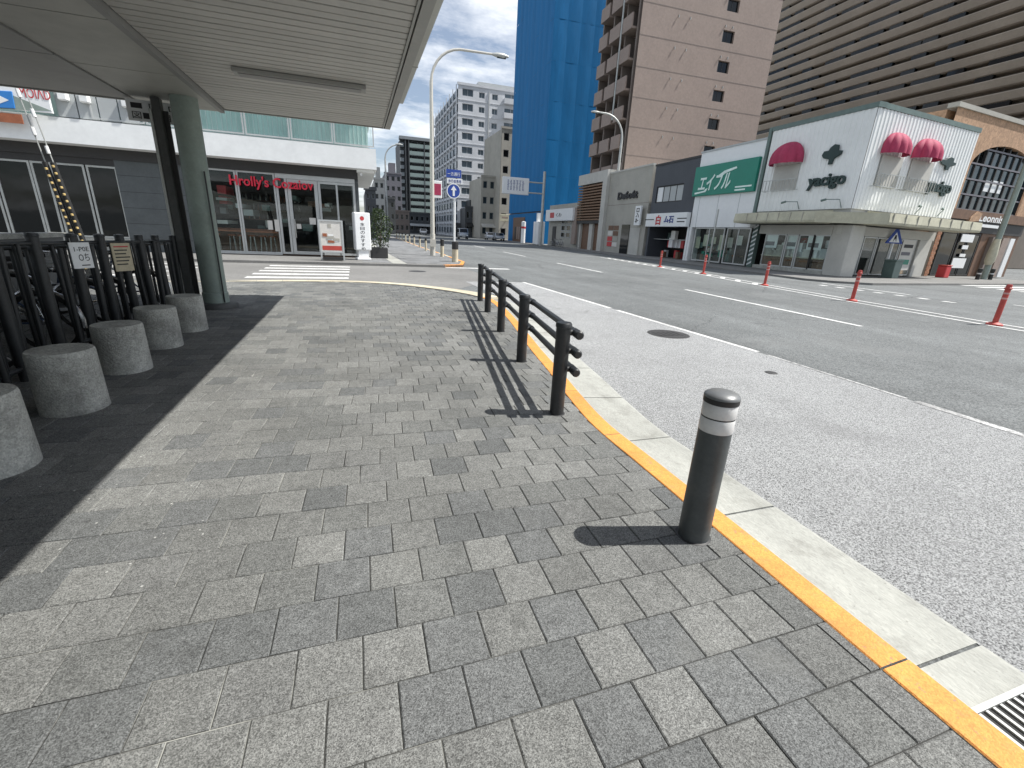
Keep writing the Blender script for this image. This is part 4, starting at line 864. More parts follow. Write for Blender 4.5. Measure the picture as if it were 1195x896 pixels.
# red delineator posts on the median
DP = [(770, 311.5), (820.5, 319.5), (892, 333), (994, 351), (1160, 379)]
DL = ['farthest red rubber post of the median row', 'second farthest red rubber post, before the green sign shop', 'red rubber post in the middle of the median row', 'red rubber post in front of the white corrugated shop', 'nearest red rubber post, at the right edge of the road']
for i, (px_, py_) in enumerate(DP):
    p = G(px_, py_, ZR+.008); t = thing('delineator_post', DL[i], 'delineator post', p, 0, 'red delineator posts on the median line'); h = .97
    MB().lathe([(.16, 0), (.15, .03), (.09, .06), (.055, .07)], 18).build('base', 'post_red', t, True)
    MB().lathe([(.055, .06), (.055, h-.03), (.045, h), (0, h+.004)], 18).build('shaft', 'post_red', t, True)
    for z in (.62, .74): MB().lathe([(.056, z), (.058, z+.004), (.058, z+.035), (.056, z+.04)], 18).build('reflective_band', 'reflective_pink', t, True)
    MB().lathe([(.058, h-.12), (.075, h-.11), (.075, h-.08), (.058, h-.07)], 18).build('collar', 'post_red', t, True)

# ------------------------------------------------------------------ right hand row of shops
ANG = math.atan2(-1, -.03)
FR = Fr((25.12, 18.67, 0.02), ANG)
def corr(mb, x0, x1, z0, z1, y, pit=.30, dep=.032, ops=()):
    n = max(1, int((x1-x0)/pit)); p = (x1-x0)/n; pts = []
    for i in range(n): a = x0+i*p; pts += [(a, y), (a+p*.40, y), (a+p*.5, y-dep), (a+p*.9, y-dep)]
    pts.append((x1, y)); k = len(pts)
    mb.add([(a, b_, z0) for a, b_ in pts]+[(a, b_, z1) for a, b_ in pts], [(i, i+1, i+1+k, i+k) for i in range(k-1)]); return mb
# --- white corrugated corner shop
FQ = Fr((25.12, 18.67, 0.02), math.atan2(.09, 1))
zt_ = FR.px(1027, 118)[1]; zw0 = FR.px(993, 243)[1]; xl = FR.px(893, 200)[0]; xr = FQ.px(1131, 190)[0]
yc = thing('corrugated_shop', 'white corrugated two storey corner shop with pink dome awnings', 'shop', FR.o, ANG)
def W(p): return yc.matrix_basis
c2 = thing('tmp', 'x', 'x')   # helper transform for the second face (removed below)
bpy.data.objects.remove(c2)
DA = FQ.a-ANG
def onB(o): o.rotation_euler = (0, 0, DA); return o       # part laid out in the frame of the cross street face
corr(MB(), xl, -.02, zw0, zt_-.25, 0).build('corrugated_wall', 'corrugated', yc)
onB(corr(MB(), .02, xr, zw0, zt_-.25, 0).build('corrugated_wall', 'corrugated', yc))
MB().box(xl-.05, .06, -.06, .5, zt_-.24, zt_).build('parapet_cap', 'trim_green', yc); onB(MB().box(.07, xr+.06, -.06, .5, zt_-.24, zt_-.001).build('parapet_cap', 'trim_green', yc))
MB().box(xl-.28, xl-.06, -.08, .4, zw0-.6, zt_).build('corner_trim', 'trim_green', yc)
depth = 9.0; ze0_ = zw0-.7
roof_poly = [(xl, .06), (-.05, .06), (-.05+math.cos(DA)*xr-.3, math.sin(DA)*xr), (-.05+math.cos(DA)*xr-1.5, math.sin(DA)*xr+.5), (xl, depth)]
MB().prism([(xl, .08), (-.05, .08), (math.cos(DA)*(xr-.05)-math.sin(DA)*.08, math.sin(DA)*(xr-.05)+math.cos(DA)*.08), (xl, math.sin(DA)*(xr-.05))], ze0_, zt_-.3, 'z').build('core', 'cream_wall', yc)
def dome(face, pxl, pxr, pyt, pyb, fr):
    x0 = fr.px(pxl, (pyt+pyb)/2)[0]; x1 = fr.px(pxr, (pyt+pyb)/2)[0]; zb = fr.px((pxl+pxr)/2, pyb)[1]; z1 = fr.px((pxl+pxr)/2, pyt)[1]
    mb = MB(); R = (x1-x0)/2*(.80 if face else .94); cx = (x0+x1)/2-(.22 if face else 0); H = z1-zb; pr = []
    nA, nE = 36, 8; vs_ = []
    for j in range(nE+1):
        e = j/nE*math.pi/2
        for i in range(nA+1):
            q = math.pi+math.pi*i/nA; rr = R*math.cos(e)*(1+.10*abs(math.sin(i/nA*math.pi*6)))
            vs_.append((cx+rr*math.cos(q), rr*math.sin(q)*.75-.06, zb+H*math.sin(e)))
    k = nA+1; mb.add(vs_, [(j*k+i, j*k+i+1, (j+1)*k+i+1, (j+1)*k+i) for j in range(nE) for i in range(nA)])
    for i in range(nA):
        a, b_ = vs_[i], vs_[i+1]; mb.add([a, b_, (b_[0], b_[1], b_[2]-.22), (a[0], a[1], a[2]-.22)], [(0, 1, 2, 3)])
    o = mb.build('dome_awning', 'awning_pink', yc, True)
    if face: onB(o)
    return x0, x1, zb
for face, a in ((0, (906, 942, 166, 187)), (1, (1029, 1061, 155, 177)), (1, (1064, 1096, 162, 183))):
    fr = FQ if face else FR; x0, x1, zb = dome(face, *a, fr); zw = zb-.25; zwb = zw0+1.2; zr0, zr1 = zw0+1.15, zw0+1.75
    wn = MB().box(x0+.25, x1-.2, -.09, -.05, zwb, zw).build('shutter', 'cream_wall', yc)
    rb = MB()
    for z in (zr0, zr1): rb.box(x0-.1, x1-.04, -.40, -.36, z, z+.035)
    for i in range(11): c = x0-.1+(x1-x0+.06)*i/10; rb.box(c, c+.02, -.395, -.365, zr0+.04, zr1-.005)
    rb.box(x0-.1, x0-.07, -.36, -.05, zr0, zr0+.03); rb.box(x1-.04, x1-.01, -.36, -.05, zr0, zr0+.03); ro = rb.build('balconet_railing', 'galv', yc)
    if face: onB(wn); onB(ro)
def logo(face, px0, px1, py0, py1, s, tpx):
    fr = FQ if face else FR
    a, z1 = fr.px(px0, py0); b_, z0 = fr.px(px1, py1); w, h = b_-a, z1-z0
    P_ = [(.42, 0), (.62, 0), (.66, .25), (.98, .45), (1.0, .62), (.80, .66), (.78, .92), (.55, 1), (.36, .86), (.30, .72), (.08, .72), (0, .52), (.12, .36), (.42, .26)]
    o = MB().prism([(a+w*u, z0+h*v) for u, v in P_], -.14, -.06, 'y').build('clover_emblem', 'logo_green', yc, bevel=.02)
    (t0, t1), (u0, u1) = (tpx[0], tpx[1]), (tpx[2], tpx[3]); x0 = fr.px(t0, (u0+u1)/2)[0]; x1 = fr.px(t1, (u0+u1)/2)[0]; zc = fr.px((t0+t1)/2, u0)[1]; zd = fr.px((t0+t1)/2, u1)[1]
    q = text(yc, s, 'logo_green', x0, x1, zd, zc, -.07, depth=.10, bold=.03)
    if face: onB(o); onB(q)
logo(0, 963.5, 981.5, 170.5, 190.5, 'yacigo', (945, 988, 203, 221)); logo(1, 1097, 1110, 181, 200, 'yacigo', (1079, 1107, 211, 229))
for face, px_ in ((0, 935), (0, 984), (1, 1068), (1, 1095)):
    fr = FQ if face else FR; c, z = fr.px(px_, 236 if not face else 243); z = zw0+.45
    o = MB().tube([(c, -.05, zw0+.05), (c, -.3, z), (c-.7, -.55, z+.02)], .022, 6).tube([(c-.62, -.52, z+.02), (c-.85, -.6, z-.05)], .06, 8).build('lamp_arm', 'trim_green', yc, True)
    if face: onB(o)
# cream projecting band all round
ze0, ze1 = zw0-.75, zw0-.06
bandp = [(-.10, ze1), (-1.25, ze1-.12), (-1.3, ze0+.12), (-1.25, ze0), (-.10, ze0-.02)]
MB().prism(bandp, xl-.5, -.9, 'x').build('eave_band', 'awning_cream', yc)
onB(MB().prism(bandp, 1.3, xr+.9, 'x').build('eave_band', 'awning_cream', yc))
ca = Vector((-.9, -1.25, 0)); cb_ = Matrix.Rotation(DA, 3, 'Z') @ Vector((1.3, -1.25, 0)); i0 = Vector((-.9, -.1, 0)); i1 = Matrix.Rotation(DA, 3, 'Z') @ Vector((1.3, -.1, 0))
MB().prism([(ca.x, ca.y), (cb_.x, cb_.y), (i1.x, i1.y), (0, 0), (i0.x, i0.y)], ze0+.001, ze1-.121, 'z').build('eave_corner', 'awning_cream', yc)
for i in range(6): c = xl+.6+i*(abs(xl)-1.5)/6; MB().box(c, c+.03, -1.312, -1.24, ze0+.06, ze1-.14).build('seam', 'beige_wall', yc)
for i in range(8): c = 1.6+i*(xr-.8)/8; onB(MB().box(c, c+.03, -1.315, -1.24, ze0+.06, ze1-.14).build('seam', 'beige_wall', yc))
# ground floor of the corner shop
GS = .55
Fg = lambda px, py: FR.px(px, py, GS)[0]
zg = ze0-.05
MB().box(xl, Fg(966, 290), GS, GS+.3, zg-.55, zg).build('lintel', 'cream_wall', yc)
MB().box(xl, Fg(966, 290), GS, GS+.3, 0, .22).build('plinth', 'cast_concrete', yc)
MB().box(Fg(966, 290), -.05, GS, GS+1.0, 0, zg).build('corner_pillar', 'cream_wall', yc, bevel=.03)
for pa, pb in ((888, 912), (913, 926), (927, 964)): window(yc, Fg(pa, 295), Fg(pb, 295), .22, zg-.55, GS+.1, 'aluminium', 'glass_clear', .07)
for i in range(26):
    c = random.uniform(xl+.4, Fg(962, 295)-.5); z = random.choice([.24, .92, 1.5]); MB().box(c, c+random.uniform(.2, .6), GS+.55, GS+.75, z, z+random.uniform(.25, .55)).build('goods', random.choice(['paper', 'sign_white', 'wood', 'tile_brown', 'red', 'block_violet', 'beige_wall', 'awning_cream']), yc)
MB().box(xl+.35, Fg(962, 295)-.1, GS+.2, GS+.9, .84, .90).build('display_edge', 'awning_cream', yc)
MB().box(xl+.3, -.5, GS+1.4, GS+1.5, .02, zg).build('display_back', 'interior', yc); MB().box(xl+.3, Fg(966, 290), GS+.4, GS+1.3, .1, .9).build('display_shelf', 'wood', yc)
for i in range(14): c = xl+.5+i*(abs(xl)-1.8)/14; MB().box(c, c+random.uniform(.35, .7), GS+.22, GS+.5, .902, .902+random.uniform(.3, .95)).build('goods', random.choice(['paper', 'sign_white', 'beige_wall', 'grey_panel']), yc)
for i in range(4): c = xl+.5+i*1.6; MB().box(c, c+1.0, GS+.17, GS+.18, 1.35, 2.15).build('poster', 'sign_white', yc); MB().box(c+.1, c+.8, GS+.165, GS+.169, 1.5, 1.75).build('print', 'block_violet', yc)
Qg = lambda px, py: FQ.px(px, py, GS)[0]
onB(MB().box(.6, xr+.2, GS, GS+.3, zg-.5, zg).build('lintel', 'cream_wall', yc))
for i, (pa, pb, mm) in enumerate(((987, 1004, 'paper'), (1005, 1020, None), (1021, 1038, None), (1040, 1048, None), (1049, 1067, 'paper'))):
    w_ = window(yc, Qg(pa, 300), Qg(pb, 300), .08, zg-.52, GS+.1, 'aluminium', 'glass_clear', .07); onB(w_)
    if mm:
        q0, q1 = Qg(pa, 300)+.15, Qg(pb, 300)-.15; onB(MB().box(q0, q1, GS+.08, GS+.098, .4, 2.2).build('poster', 'paper', yc))
        onB(MB().box(q0+.1, q1-.15, GS+.072, GS+.079, .75, 1.05).build('green_print', 'sign_green', yc)); onB(MB().box(q0+.12, q1-.3, GS+.072, GS+.079, 1.3, 1.5).build('grey_print', 'block_violet', yc)); onB(MB().box(q0+.2, q1-.2, GS+.072, GS+.079, 1.75, 1.95).build('dark_print', 'ink', yc))
onB(MB().box(.9, xr, GS+1.6, GS+1.7, .02, zg).build('back_wall', 'interior', yc))
onB(MB().box(Qg(1068, 300), Qg(1082, 300), GS, GS+.4, 0, zg-.5).build('end_pillar', 'cream_wall', yc, bevel=.02))
MB().box(xl-.45, xl-.05, GS-.1, GS+.2, 0, zg).build('striped_jamb', 'trim_green', yc)
for i in range(9): MB().prism([(xl-.44, .1+i*.3), (xl-.06, .3+i*.3), (xl-.06, .42+i*.3), (xl-.44, .22+i*.3)], GS-.108, GS-.101, 'y').build('stripe', 'sign_white', yc)
# --- brick building with the arch
BD = 1.4; bx0 = FQ.px(1119, 200, BD)[0]-2.4; bzt = FQ.px(1131, 128, BD)[1]
bb = thing('brick_building', 'tan brick building with a big arched gridded window at the right edge', 'building', FQ.loc(0, BD), FQ.a)
q = lambda px, py: FQ.px(px, py, BD)
ax0 = q(1117, 238)[0]; ax1 = ax0+2*(q(1180, 172)[0]-ax0); azb = q(1118, 243)[1]; azt = q(1164, 168)[1]; azs = azb+(azt-azb)*.62; bx1 = ax1+2.2
arc = [(ax0, azs)]+[((ax0+ax1)/2-(ax1-ax0)/2*math.cos(t), azs+(azt-azs)*math.sin(t)) for t in np.linspace(.12, math.pi-.12, 15)]+[(ax1, azs)]
mb = MB()
for i in range(len(arc)-1):
    (xa1, z1), (xb1, z2) = arc[i], arc[i+1]; mb.add([(xa1, 0, z1), (xb1, 0, z2), (xb1, 0, bzt), (xa1, 0, bzt)], [(0, 1, 2, 3)]); mb.add([(xa1, 0, z1), (xb1, 0, z2), (xb1, .5, z2), (xa1, .5, z1)], [(0, 1, 2, 3)])
mb.add([(bx0, 0, azb-.6), (ax0, 0, azb-.6), (ax0, 0, bzt), (bx0, 0, bzt)], [(0, 1, 2, 3)]); mb.add([(ax1, 0, azb-.6), (bx1, 0, azb-.6), (bx1, 0, bzt), (ax1, 0, bzt)], [(0, 1, 2, 3)])
mb.add([(ax0, 0, azb), (ax0, 0, azs), (ax0, .5, azs), (ax0, .5, azb)], [(0, 1, 2, 3)]); mb.build('arch_wall', 'brick_tan', bb)
MB().box(bx0, bx1, .5, 10, 0, bzt-.05).build('core', 'brick_tan', bb); MB().box(bx0-.1, bx1, -.1, .5, bzt, bzt+.25).build('parapet', 'beige_wall', bb)
MB().box(ax0, ax1, .30, .34, azb, azt).build('window_backing', 'glass_dark', bb)
ncol = 9
for i in range(ncol+1): c = ax0+(ax1-ax0)*i/ncol; MB().box(c-.06, c+.06, .12, .29, azb, azt-.02 if 1 < i < ncol-1 else azs+.8).build('mullion', 'dark_header', bb)
for j in range(5): z = azb+(azt-azb)*j/4.4; MB().box(ax0, ax1, .10, .118, z-.05, z+.05).build('transom', 'block_violet', bb)
for i in range(ncol):
    for j in range(4):
        if j == 3 and i in (0, 1, ncol-1): continue
        a = ax0+(ax1-ax0)*i/ncol; z = azb+(azt-azb)*j/4.4; MB().box(a+.08, a+(ax1-ax0)/ncol-.08, .2, .22, z+.07, z+(azt-azb)/4.4-.07).build('pane', 'glass_blue', bb)
for i, (pa, pb, ya1, yb1) in enumerate(((1153, 1158, 210, 224), (1161, 1170, 210, 226))):
    (u0, v1), (u1, v0) = q(pa, ya1), q(pb, yb1); MB().box(u0, u1, .17, .19, v0, v1).build('window_notice', 'sign_white', bb)
MB().box(bx0, bx1, .1, .5, azb-1.4, azb-.05).build('dark_fascia', 'dark_header', bb); MB().box(bx0, bx1, -.05, .1, azb-.62, azb-.02).build('ledge', 'wood', bb)
(u0, v1), (u1, v0) = q(1144, 249), q(1168, 261); text(bb, 'Leonnis', 'sign_white', u0, u1, v0, v1, .09-.1, depth=.05, bold=.02); MB().box(u0-.3, u1-.2, -.02, .09, v0-.35, v0-.15).build('small_lettering', 'sign_white', bb)
(u0, v1), (u1, v0) = q(1133, 246), q(1141, 260); MB().prism([(u0, v0), (u1-.2, v0+.1), (u1, v1-.1), ((u0+u1)/2, v1), (u0+.1, v1-.4)], -.1, .09, 'y').build('flame_emblem', 'brick_tan', bb)
# entrance wall: brick pier built of single bricks, doors, boards
pz = azb-1.4; p0 = q(1084, 300)[0]; p1 = q(1094, 285)[0]
MB().box(p0, p1, -.02, .45, 0, pz).build('brick_pier', 'beige_wall', bb)
pier = None; rows_ = int(pz/.16)
for j in range(rows_):
    c = p0+(.0 if j % 2 else -.15)
    while c < p1-.02:
        a, b_ = max(c, p0)+.01, min(c+.3, p1)-.01
        if b_-a > .05: MB().box(a, b_, -.055, -.021, j*.16+.012, j*.16+.15).build('brick', 'brick', bb)
        c += .3
for pa, pb in ((1096, 1114), (1116, 1126), (1127, 1140)): window(bb, q(pa, 300)[0], q(pb, 300)[0], .05, pz-.05, .2, 'dark_header', 'glass_dark', .1, name='door')
for (pa, pb, ya1, yb1) in ((1126, 1137, 273, 283), (1126, 1131, 286, 291), (1123, 1128, 296, 300), (1115, 1126, 301, 313)):
    (u0, v1), (u1, v0) = q(pa, ya1), q(pb, yb1); MB().box(u0, u1, .10, .14, v0, v1).build('notice_board', 'sign_white', bb)
MB().box(q(1141, 300)[0], bx1, .2, .5, 0, pz).build('dark_wall', 'wood', bb)
for pa, pb, m_ in ((1150, 1158, 'tile_brown_dark'), (1162, 1169, 'tile_brown'), (1171, 1176, 'sign_white')): MB().box(q(pa, 300)[0], q(pb, 300)[0], -.05, .19, 0, pz-.2).build('pilaster', m_, bb)
rd = thing('red_box', 'small red box standing by the brick pier of the entrance', 'box', FQ.loc(q(1080, 312)[0], .35), FQ.a); MB().box(-.3, .3, -.25, .25, 0, .75).build('body', 'red', rd, bevel=.04); MB().box(-.32, .32, -.27, .27, .75, .82).build('lid', 'post_red', rd, bevel=.02)
gb = thing('green_bin', 'dark green bin in front of the corner shop door', 'bin', FQ.loc(FQ.px(1040, 316, -.3)[0], -.3), FQ.a); MB().prism([(-.32, 0), (.32, 0), (.38, .95), (-.38, .95)], -.3, .3, 'y').build('body', 'trim_green', gb, bevel=.02); MB().box(-.4, .4, -.33, .33, .95, 1.05).build('lid', 'trim_green', gb, bevel=.02)
# crossing sign and leaning-looking pole
cs_b = G(1030, 323, .02); cs = thing('crossing_sign', 'blue triangular pedestrian crossing sign on a white pole before the corner shop', 'traffic sign', cs_b, math.radians(-25))
MB().tube([(0, 0, 0), (0, 0, 2.5)], .05, 10).build('pole', 'sign_white', cs, True); cs.scale = (.9, .9, .95)
MB().prism([(-.55, 2.05), (.55, 2.05), (.1, 2.9), (-.1, 2.9)], -.09, -.05, 'y').build('plate', 'sign_blue', cs, bevel=.015)
MB().prism([(-.32, 2.12), (.32, 2.12), (0, 2.72)], -.096, -.091, 'y').build('white_triangle', 'sign_white', cs); MB().prism([(-.10, 2.15), (0, 2.35), (.10, 2.15), (.05, 2.55), (-.05, 2.55)], -.101, -.097, 'y').build('walker', 'ink', cs)
up = thing('utility_pole', 'tall grey-green pole with pale swollen wrap near its foot at the right', 'pole', FQ.loc(FQ.px(1151, 316, -.6)[0], -.6, 0))
MB().tube([(0, 0, 0), (0, 0, 5), (0, 0, 12)], [.17, .15, .12], 16).build('shaft', 'column_green', up, True)
MB().lathe([(.18, .95), (.26, 1.2), (.27, 1.6), (.23, 2.1), (.17, 2.6)], 16, (-.06, 0, 0)).build('guard_wrap', 'awning_cream', up, True)
for i, px_ in enumerate((1143, 1158)): p = FQ.loc(FQ.px(px_, 318, -.8)[0], -.8, 0); t = thing('low_bollard', ['low dark bollard left of the pole at the right', 'low dark bollard right of the pole at the right'][i], 'bollard', p, 0, 'low dark bollards by the utility pole'); MB().lathe([(.12, 0), (.10, .5), (.13, .55), (.12, .7), (0, .74)], 14).build('shaft', 'cap_black', t, True); MB().lathe([(.115, .35), (.115, .43)], 14).build('ring', 'reflective_white', t, True)
# --- green sign shop
def zc_(px, py, d=0.0): return FR.px(px, py, d)[1]
def xc_(px, py, d=0.0): return FR.px(px, py, d)[0]
def shop(name, label, pl, pr, pyl, ptop, wallm, dep=8, gz=None, extra=0):
    """box building with facade on the row plane from pixel column pl to pr"""
    x0, x1 = xc_(pl, pyl), xc_(pr, pyl); z1 = zc_(*ptop); t = thing(name, label, 'shop', FR.o, ANG); return t, x0, x1, z1
g, x0, x1, z1 = shop('green_sign_shop', 'white fronted shop with a big green sign of white characters', 806, 889, 260, (815, 180), 'corrugated')
x1 = xl-.32
zs0, zs1 = zc_(808, 229.8), zc_(813.8, 196); zgl = zc_(806, 265)
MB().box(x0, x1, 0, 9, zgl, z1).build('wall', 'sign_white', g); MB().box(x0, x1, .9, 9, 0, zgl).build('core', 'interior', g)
MB().box(x0-.05, x1+.02, -.05, .3, z1, z1+.12).build('parapet_cap', 'grey_panel', g)
sb_ = MB().box(xc_(811, 213)+.15, x1-.15, -.22, -.005, zs0, zs1).build('sign_board', 'sign_green', g, bevel=.02)
text(g, 'エイブル', 'sign_mint', xc_(819, 212), xc_(857, 205), zc_(835, 222), zc_(835, 202), -.225, depth=.03, shear=.25, bold=.02)
for P_ in ([(811, 225), (822, 222.5), (824, 220), (826, 219.5), (823.5, 224), (811, 227)], [(838, 205), (846, 199), (860, 194), (860.5, 196), (848, 201.5), (839, 206.5)]): MB().prism([FR.px(a, b_, -.22) for a, b_ in P_], -.25, -.222, 'y').build('swoosh', 'sign_mint', g)
for j in range(2): MB().box(xc_(861, 218), xc_(880-j*7, 218), -.235, -.222, zc_(865, 219+j*3.5), zc_(865, 217.2+j*3.5)).build('small_print', 'sign_mint', g)
for i in range(3): c = x0+(x1-x0)*(i+.3)/3; MB().box(c, c+.04, -.008, -.002, zgl, zs0-.05).build('panel_joint', 'grey_panel', g)
MB().box(x0, x0+.25, .0, .9, 0, zgl).build('pier', 'sign_white', g)
for pa, pb in ((806.5, 841), (843, 877)): window(g, xc_(pa, 285)+.05, min(xc_(pb, 285), x1), .08, zgl-.02, .15, 'aluminium', 'glass_clear', .09, 2)
for i in range(18): c = random.uniform(x0+.3, x1-.8); z = random.uniform(.1, 2.0); MB().box(c, c+random.uniform(.2, .5), .5, .8, z, z+random.uniform(.2, .6)).build('leaflet_rack', random.choice(['paper', 'trim_green', 'sign_green', 'beige_wall', 'wood', 'grey_panel']), g)
for i in range(6): c = x0+.5+i*(x1-x0-1)/6; MB().box(c, c+.5, .4, .42, 1.0+.2*(i % 3), 1.9+.15*(i % 2)).build('poster', random.choice(['awning_cream', 'paper', 'sign_mint', 'beige_wall']), g)
MB().tube([(xc_(839, 285), -.6, 0), (xc_(839, 285), -.6, zgl+1.2)], .06, 10).build('downpipe', 'galv', g, True)
# --- dark slate shop
g, x0, x1, z1 = shop('slate_shop', 'dark slate grey shop with white sign and red character', 757, 806, 260, (757, 196), 'slate_wall')
x1 = xc_(806, 260)-.04
zs0, zs1 = zc_(752.5, 264.5), zc_(752.5, 250); wz0, wz1 = zc_(765, 237), zc_(765, 218); wx0, wx1 = xc_(765.5, 228), xc_(796.5, 226)
MB().box(x0, x1, .25, 8, zs0, z1-.05).build('core', 'slate_wall', g)
wall_mb(MB(), x0, x1, zs0, z1, [(wx0, wx1, wz0, wz1)], 0, .2).build('wall', 'slate_wall', g)
window(g, wx0, wx1, wz0, wz1, .08, 'dark_header', 'grey_panel', .08, 4); MB().box(x0-.05, x1, -.06, .3, z1, z1+.15).build('parapet_cap', 'dark_header', g)
MB().box(wx0+.1, wx0+.85, .10, .115, wz0+.1, wz1-.1).build('white_blind', 'sign_white', g)
MB().box(x0+.1, x1-.05, -.4, -.005, zs0, zs1).build('sign_board', 'sign_white', g, bevel=.02)
sx = lambda px: xc_(px, 257, -.4)
text(g, '白', 'red', sx(765.5), sx(771), zs0+.15, zs1-.15, -.402, depth=.03, bold=.03); text(g, 'ム石', 'ink_blue', sx(775), sx(786), zs0+.3, zs1-.25, -.402, depth=.03, bold=.03)
for pa, pb, z in ((752.8, 763, .55), (790, 801, .6), (790, 799, .35)): MB().box(sx(pa), sx(pb), -.406, -.402, zs0+z, zs0+z+.08).build('rule_line', 'ink', g)
MB().box(x0, x1, 2.6, 2.7, 0, zs0).build('back_wall', 'interior', g); MB().box(x0, x0+.3, 0, 2.6, 0, zs0).build('jamb', 'slate_wall', g); MB().box(x1-.25, x1-.02, 0, 2.6, 0, zs0).build('jamb', 'sign_white', g)
for i in range(16):
    c = random.uniform(x0+.5, x1-.8); z = random.choice([0.02, .02, .9, 1.6]); d = random.uniform(.4, 2.2); MB().box(c, c+random.uniform(.25, .6), d, d+.3, z, z+random.uniform(.5, .9)).build('goods', random.choice(['paper', 'red', 'sign_white', 'trim_green', 'wood', 'block_violet']), g)
for i in range(4): MB().box(x0+.4, x1-.4, .5+i*.5, .55+i*.5, 1.55, 1.59).build('rack', 'galv', g)
# --- beige shop with black lettering, wooden louvre
g, x0, x1, z1 = shop('beige_shop', 'beige rendered shop with black lettering and wooden louvre front', 676, 757, 240, (727, 200), 'beige_wall')
x1 = xc_(757, 240)-.05; xm = xc_(709, 240); zt2 = zc_(727, 200)
MB().box(xm, x1, 0, 8, 0, zt2).build('wall', 'beige_wall', g); MB().box(xm-.01, x1, -.05, .25, zt2, zt2+.15).build('parapet_cap', 'cream_wall', g)
lz1 = zc_(690, 215); lz0 = zc_(690, 257); zlt = zc_(690, 203)
MB().box(x0, xm-.01, -.35, 8, lz1, zlt).build('upper_band', 'cream_wall', g); MB().box(xm-1.0, xm-.02, -.35, 1, 0, lz1).build('frame_pier', 'cream_wall', g); MB().box(x0, xm-1.0, .3, 8, 0, lz1).build('louvre_back', 'wood', g)
nl = 13
for i in range(nl): z = lz0+(lz1-lz0)*i/nl; MB().box(x0+.02, xm-1.02, -.28, .1, z, z+(lz1-lz0)/nl*.48).build('louvre_slat', 'louvre_wood', g)
for a in (x0, x0+(xm-x0)*.45): MB().box(a, a+.9, .0, .29, 0, lz0-.1).build('shutter_panel', 'cream_wall', g)
MB().box(x0, xm-1.02, -.2, .28, lz0-.35, lz0-.02).build('lintel', 'dark_header', g)
text(g, 'De6o6t', 'ink', xc_(722, 228), xc_(745, 226), zc_(733, 232), zc_(733, 223), -.002, depth=.12, bold=.045)
vx0, vx1 = xc_(740.5, 252, -.5), xc_(747, 252, -.5); vz0, vz1 = zc_(743, 263), zc_(743, 241)
MB().box(vx0, vx1, -.5, -.35, vz0, vz1).build('vertical_sign', 'sign_white', g); text(g, 'ヤンロ', 'ink', vx0+.2, vx1-.2, vz0+.2, vz1-.2, -.502, depth=.02, rot=90, bold=.02)
for z in (vz0+.3, vz1-.3): MB().box((vx0+vx1)/2, (vx0+vx1)/2+.08, -.35, 0, z, z+.08).build('sign_bracket', 'galv', g)
MB().box(xc_(725, 275), xc_(734, 275), -.06, -.002, 0, zc_(729, 262)).build('door', 'glass_dark', g); MB().box(xc_(736, 275), xc_(747, 275), -.12, -.002, 0, zc_(740, 266)).build('shutter', 'cream_wall', g)
for i in range(8): c = xc_(709+i % 2*6, 275); z = .6+.55*(i//2); MB().box(c+.1, c+1.1, -.05, -.002, z, z+.45).build('poster', random.choice(['red', 'paper', 'wood', 'beige_wall']), g)
MB().box(xm+.1, x1-.05, -.008, -.002, zc_(733, 238)-.02, zc_(733, 238)+.02).build('joint_line', 'tile_brown_dark', g)
# --- small grey shop with the white sign board
g, x0, x1, z1 = shop('small_grey_shop', 'small grey shop with long white sign board below the blue sheeting', 640, 675.5, 270, (650, 240), 'grey_panel')
zs0, zs1 = zc_(652, 258), zc_(652, 244.5)
MB().box(x0, x1, 0, 6, 0, zc_(650, 239)).build('wall', 'beige_wall', g); MB().box(xc_(637, 250, -.6), xc_(668, 250, -.6), -.6, -.2, zs0, zs1).build('sign_board', 'sign_white', g, bevel=.03)
MB().box(xc_(642, 252, -.6), xc_(646.5, 252, -.6), -.62, -.602, zs0+.4, zs1-.4).build('red_mark', 'red', g); text(g, 'くわ', 'ink', xc_(649, 252, -.6), xc_(655, 252, -.6), zs0+.5, zs1-.5, -.602, depth=.02)
for i in range(3):
    for j in range(2): a = xc_(655+j*6, 270); window(g, a, a+1.3, 1.2+i*.85, 1.9+i*.85, -.05, 'grey_panel', 'glass_dark', .07)
MB().box(xc_(645, 270), xc_(649, 270), -.06, -.004, .0, 2.6).build('door', 'dark_header', g); MB().box(xc_(670, 262), xc_(674.5, 262), -.3, -.004, .5, zs1).build('side_sign', 'tile_brown', g)
for i in range(3): p = FR.loc(xc_(655+i*5, 287), -1.2); t = copy_tree(protos[i]); t.location = p; t.rotation_euler = (0, 0, ANG+random.uniform(-.3, .3)); t['label'] = ['left bicycle of three before the small grey shop', 'middle bicycle of three before the small grey shop', 'right bicycle of three before the small grey shop'][i]; t['group'] = 'bicycles before the small grey shop'

# ------------------------------------------------------------------ brown apartment tower
TD = 2.5
xcn, _ = FR.px(729, 190, TD); cor = FR.loc(xcn, TD, 0)
FS = Fr(cor, ANG+math.pi/2)
tw = thing('brown_tower', 'tall brown tiled apartment tower with blank side wall and corner balconies', 'building', cor, FS.a)
wS = FS.px(870, 160)[0]+1.5; TOP = 47.0
wc = [(590+a/3.855, b_/3.855) for a, b_ in ((1028, 25), (1002, 163), (978, 300), (957, 428), (935, 558))]
wz = [FS.px(*p) for p in wc]; pitch = (wz[0][1]-wz[-1][1])/4; wx = sum(p[0] for p in wz)/5; zbase = wz[-1][1]
ops = []; k = -4
while zbase+k*pitch < TOP-2:
    z = zbase+k*pitch
    if z > 2: ops.append((wx-.75, wx+.75, z-.55, z+.55))
    k += 1
wall_mb(MB(), 0, wS, 0, TOP, ops, 0, .35).build('side_wall', 'tile_brown', tw)
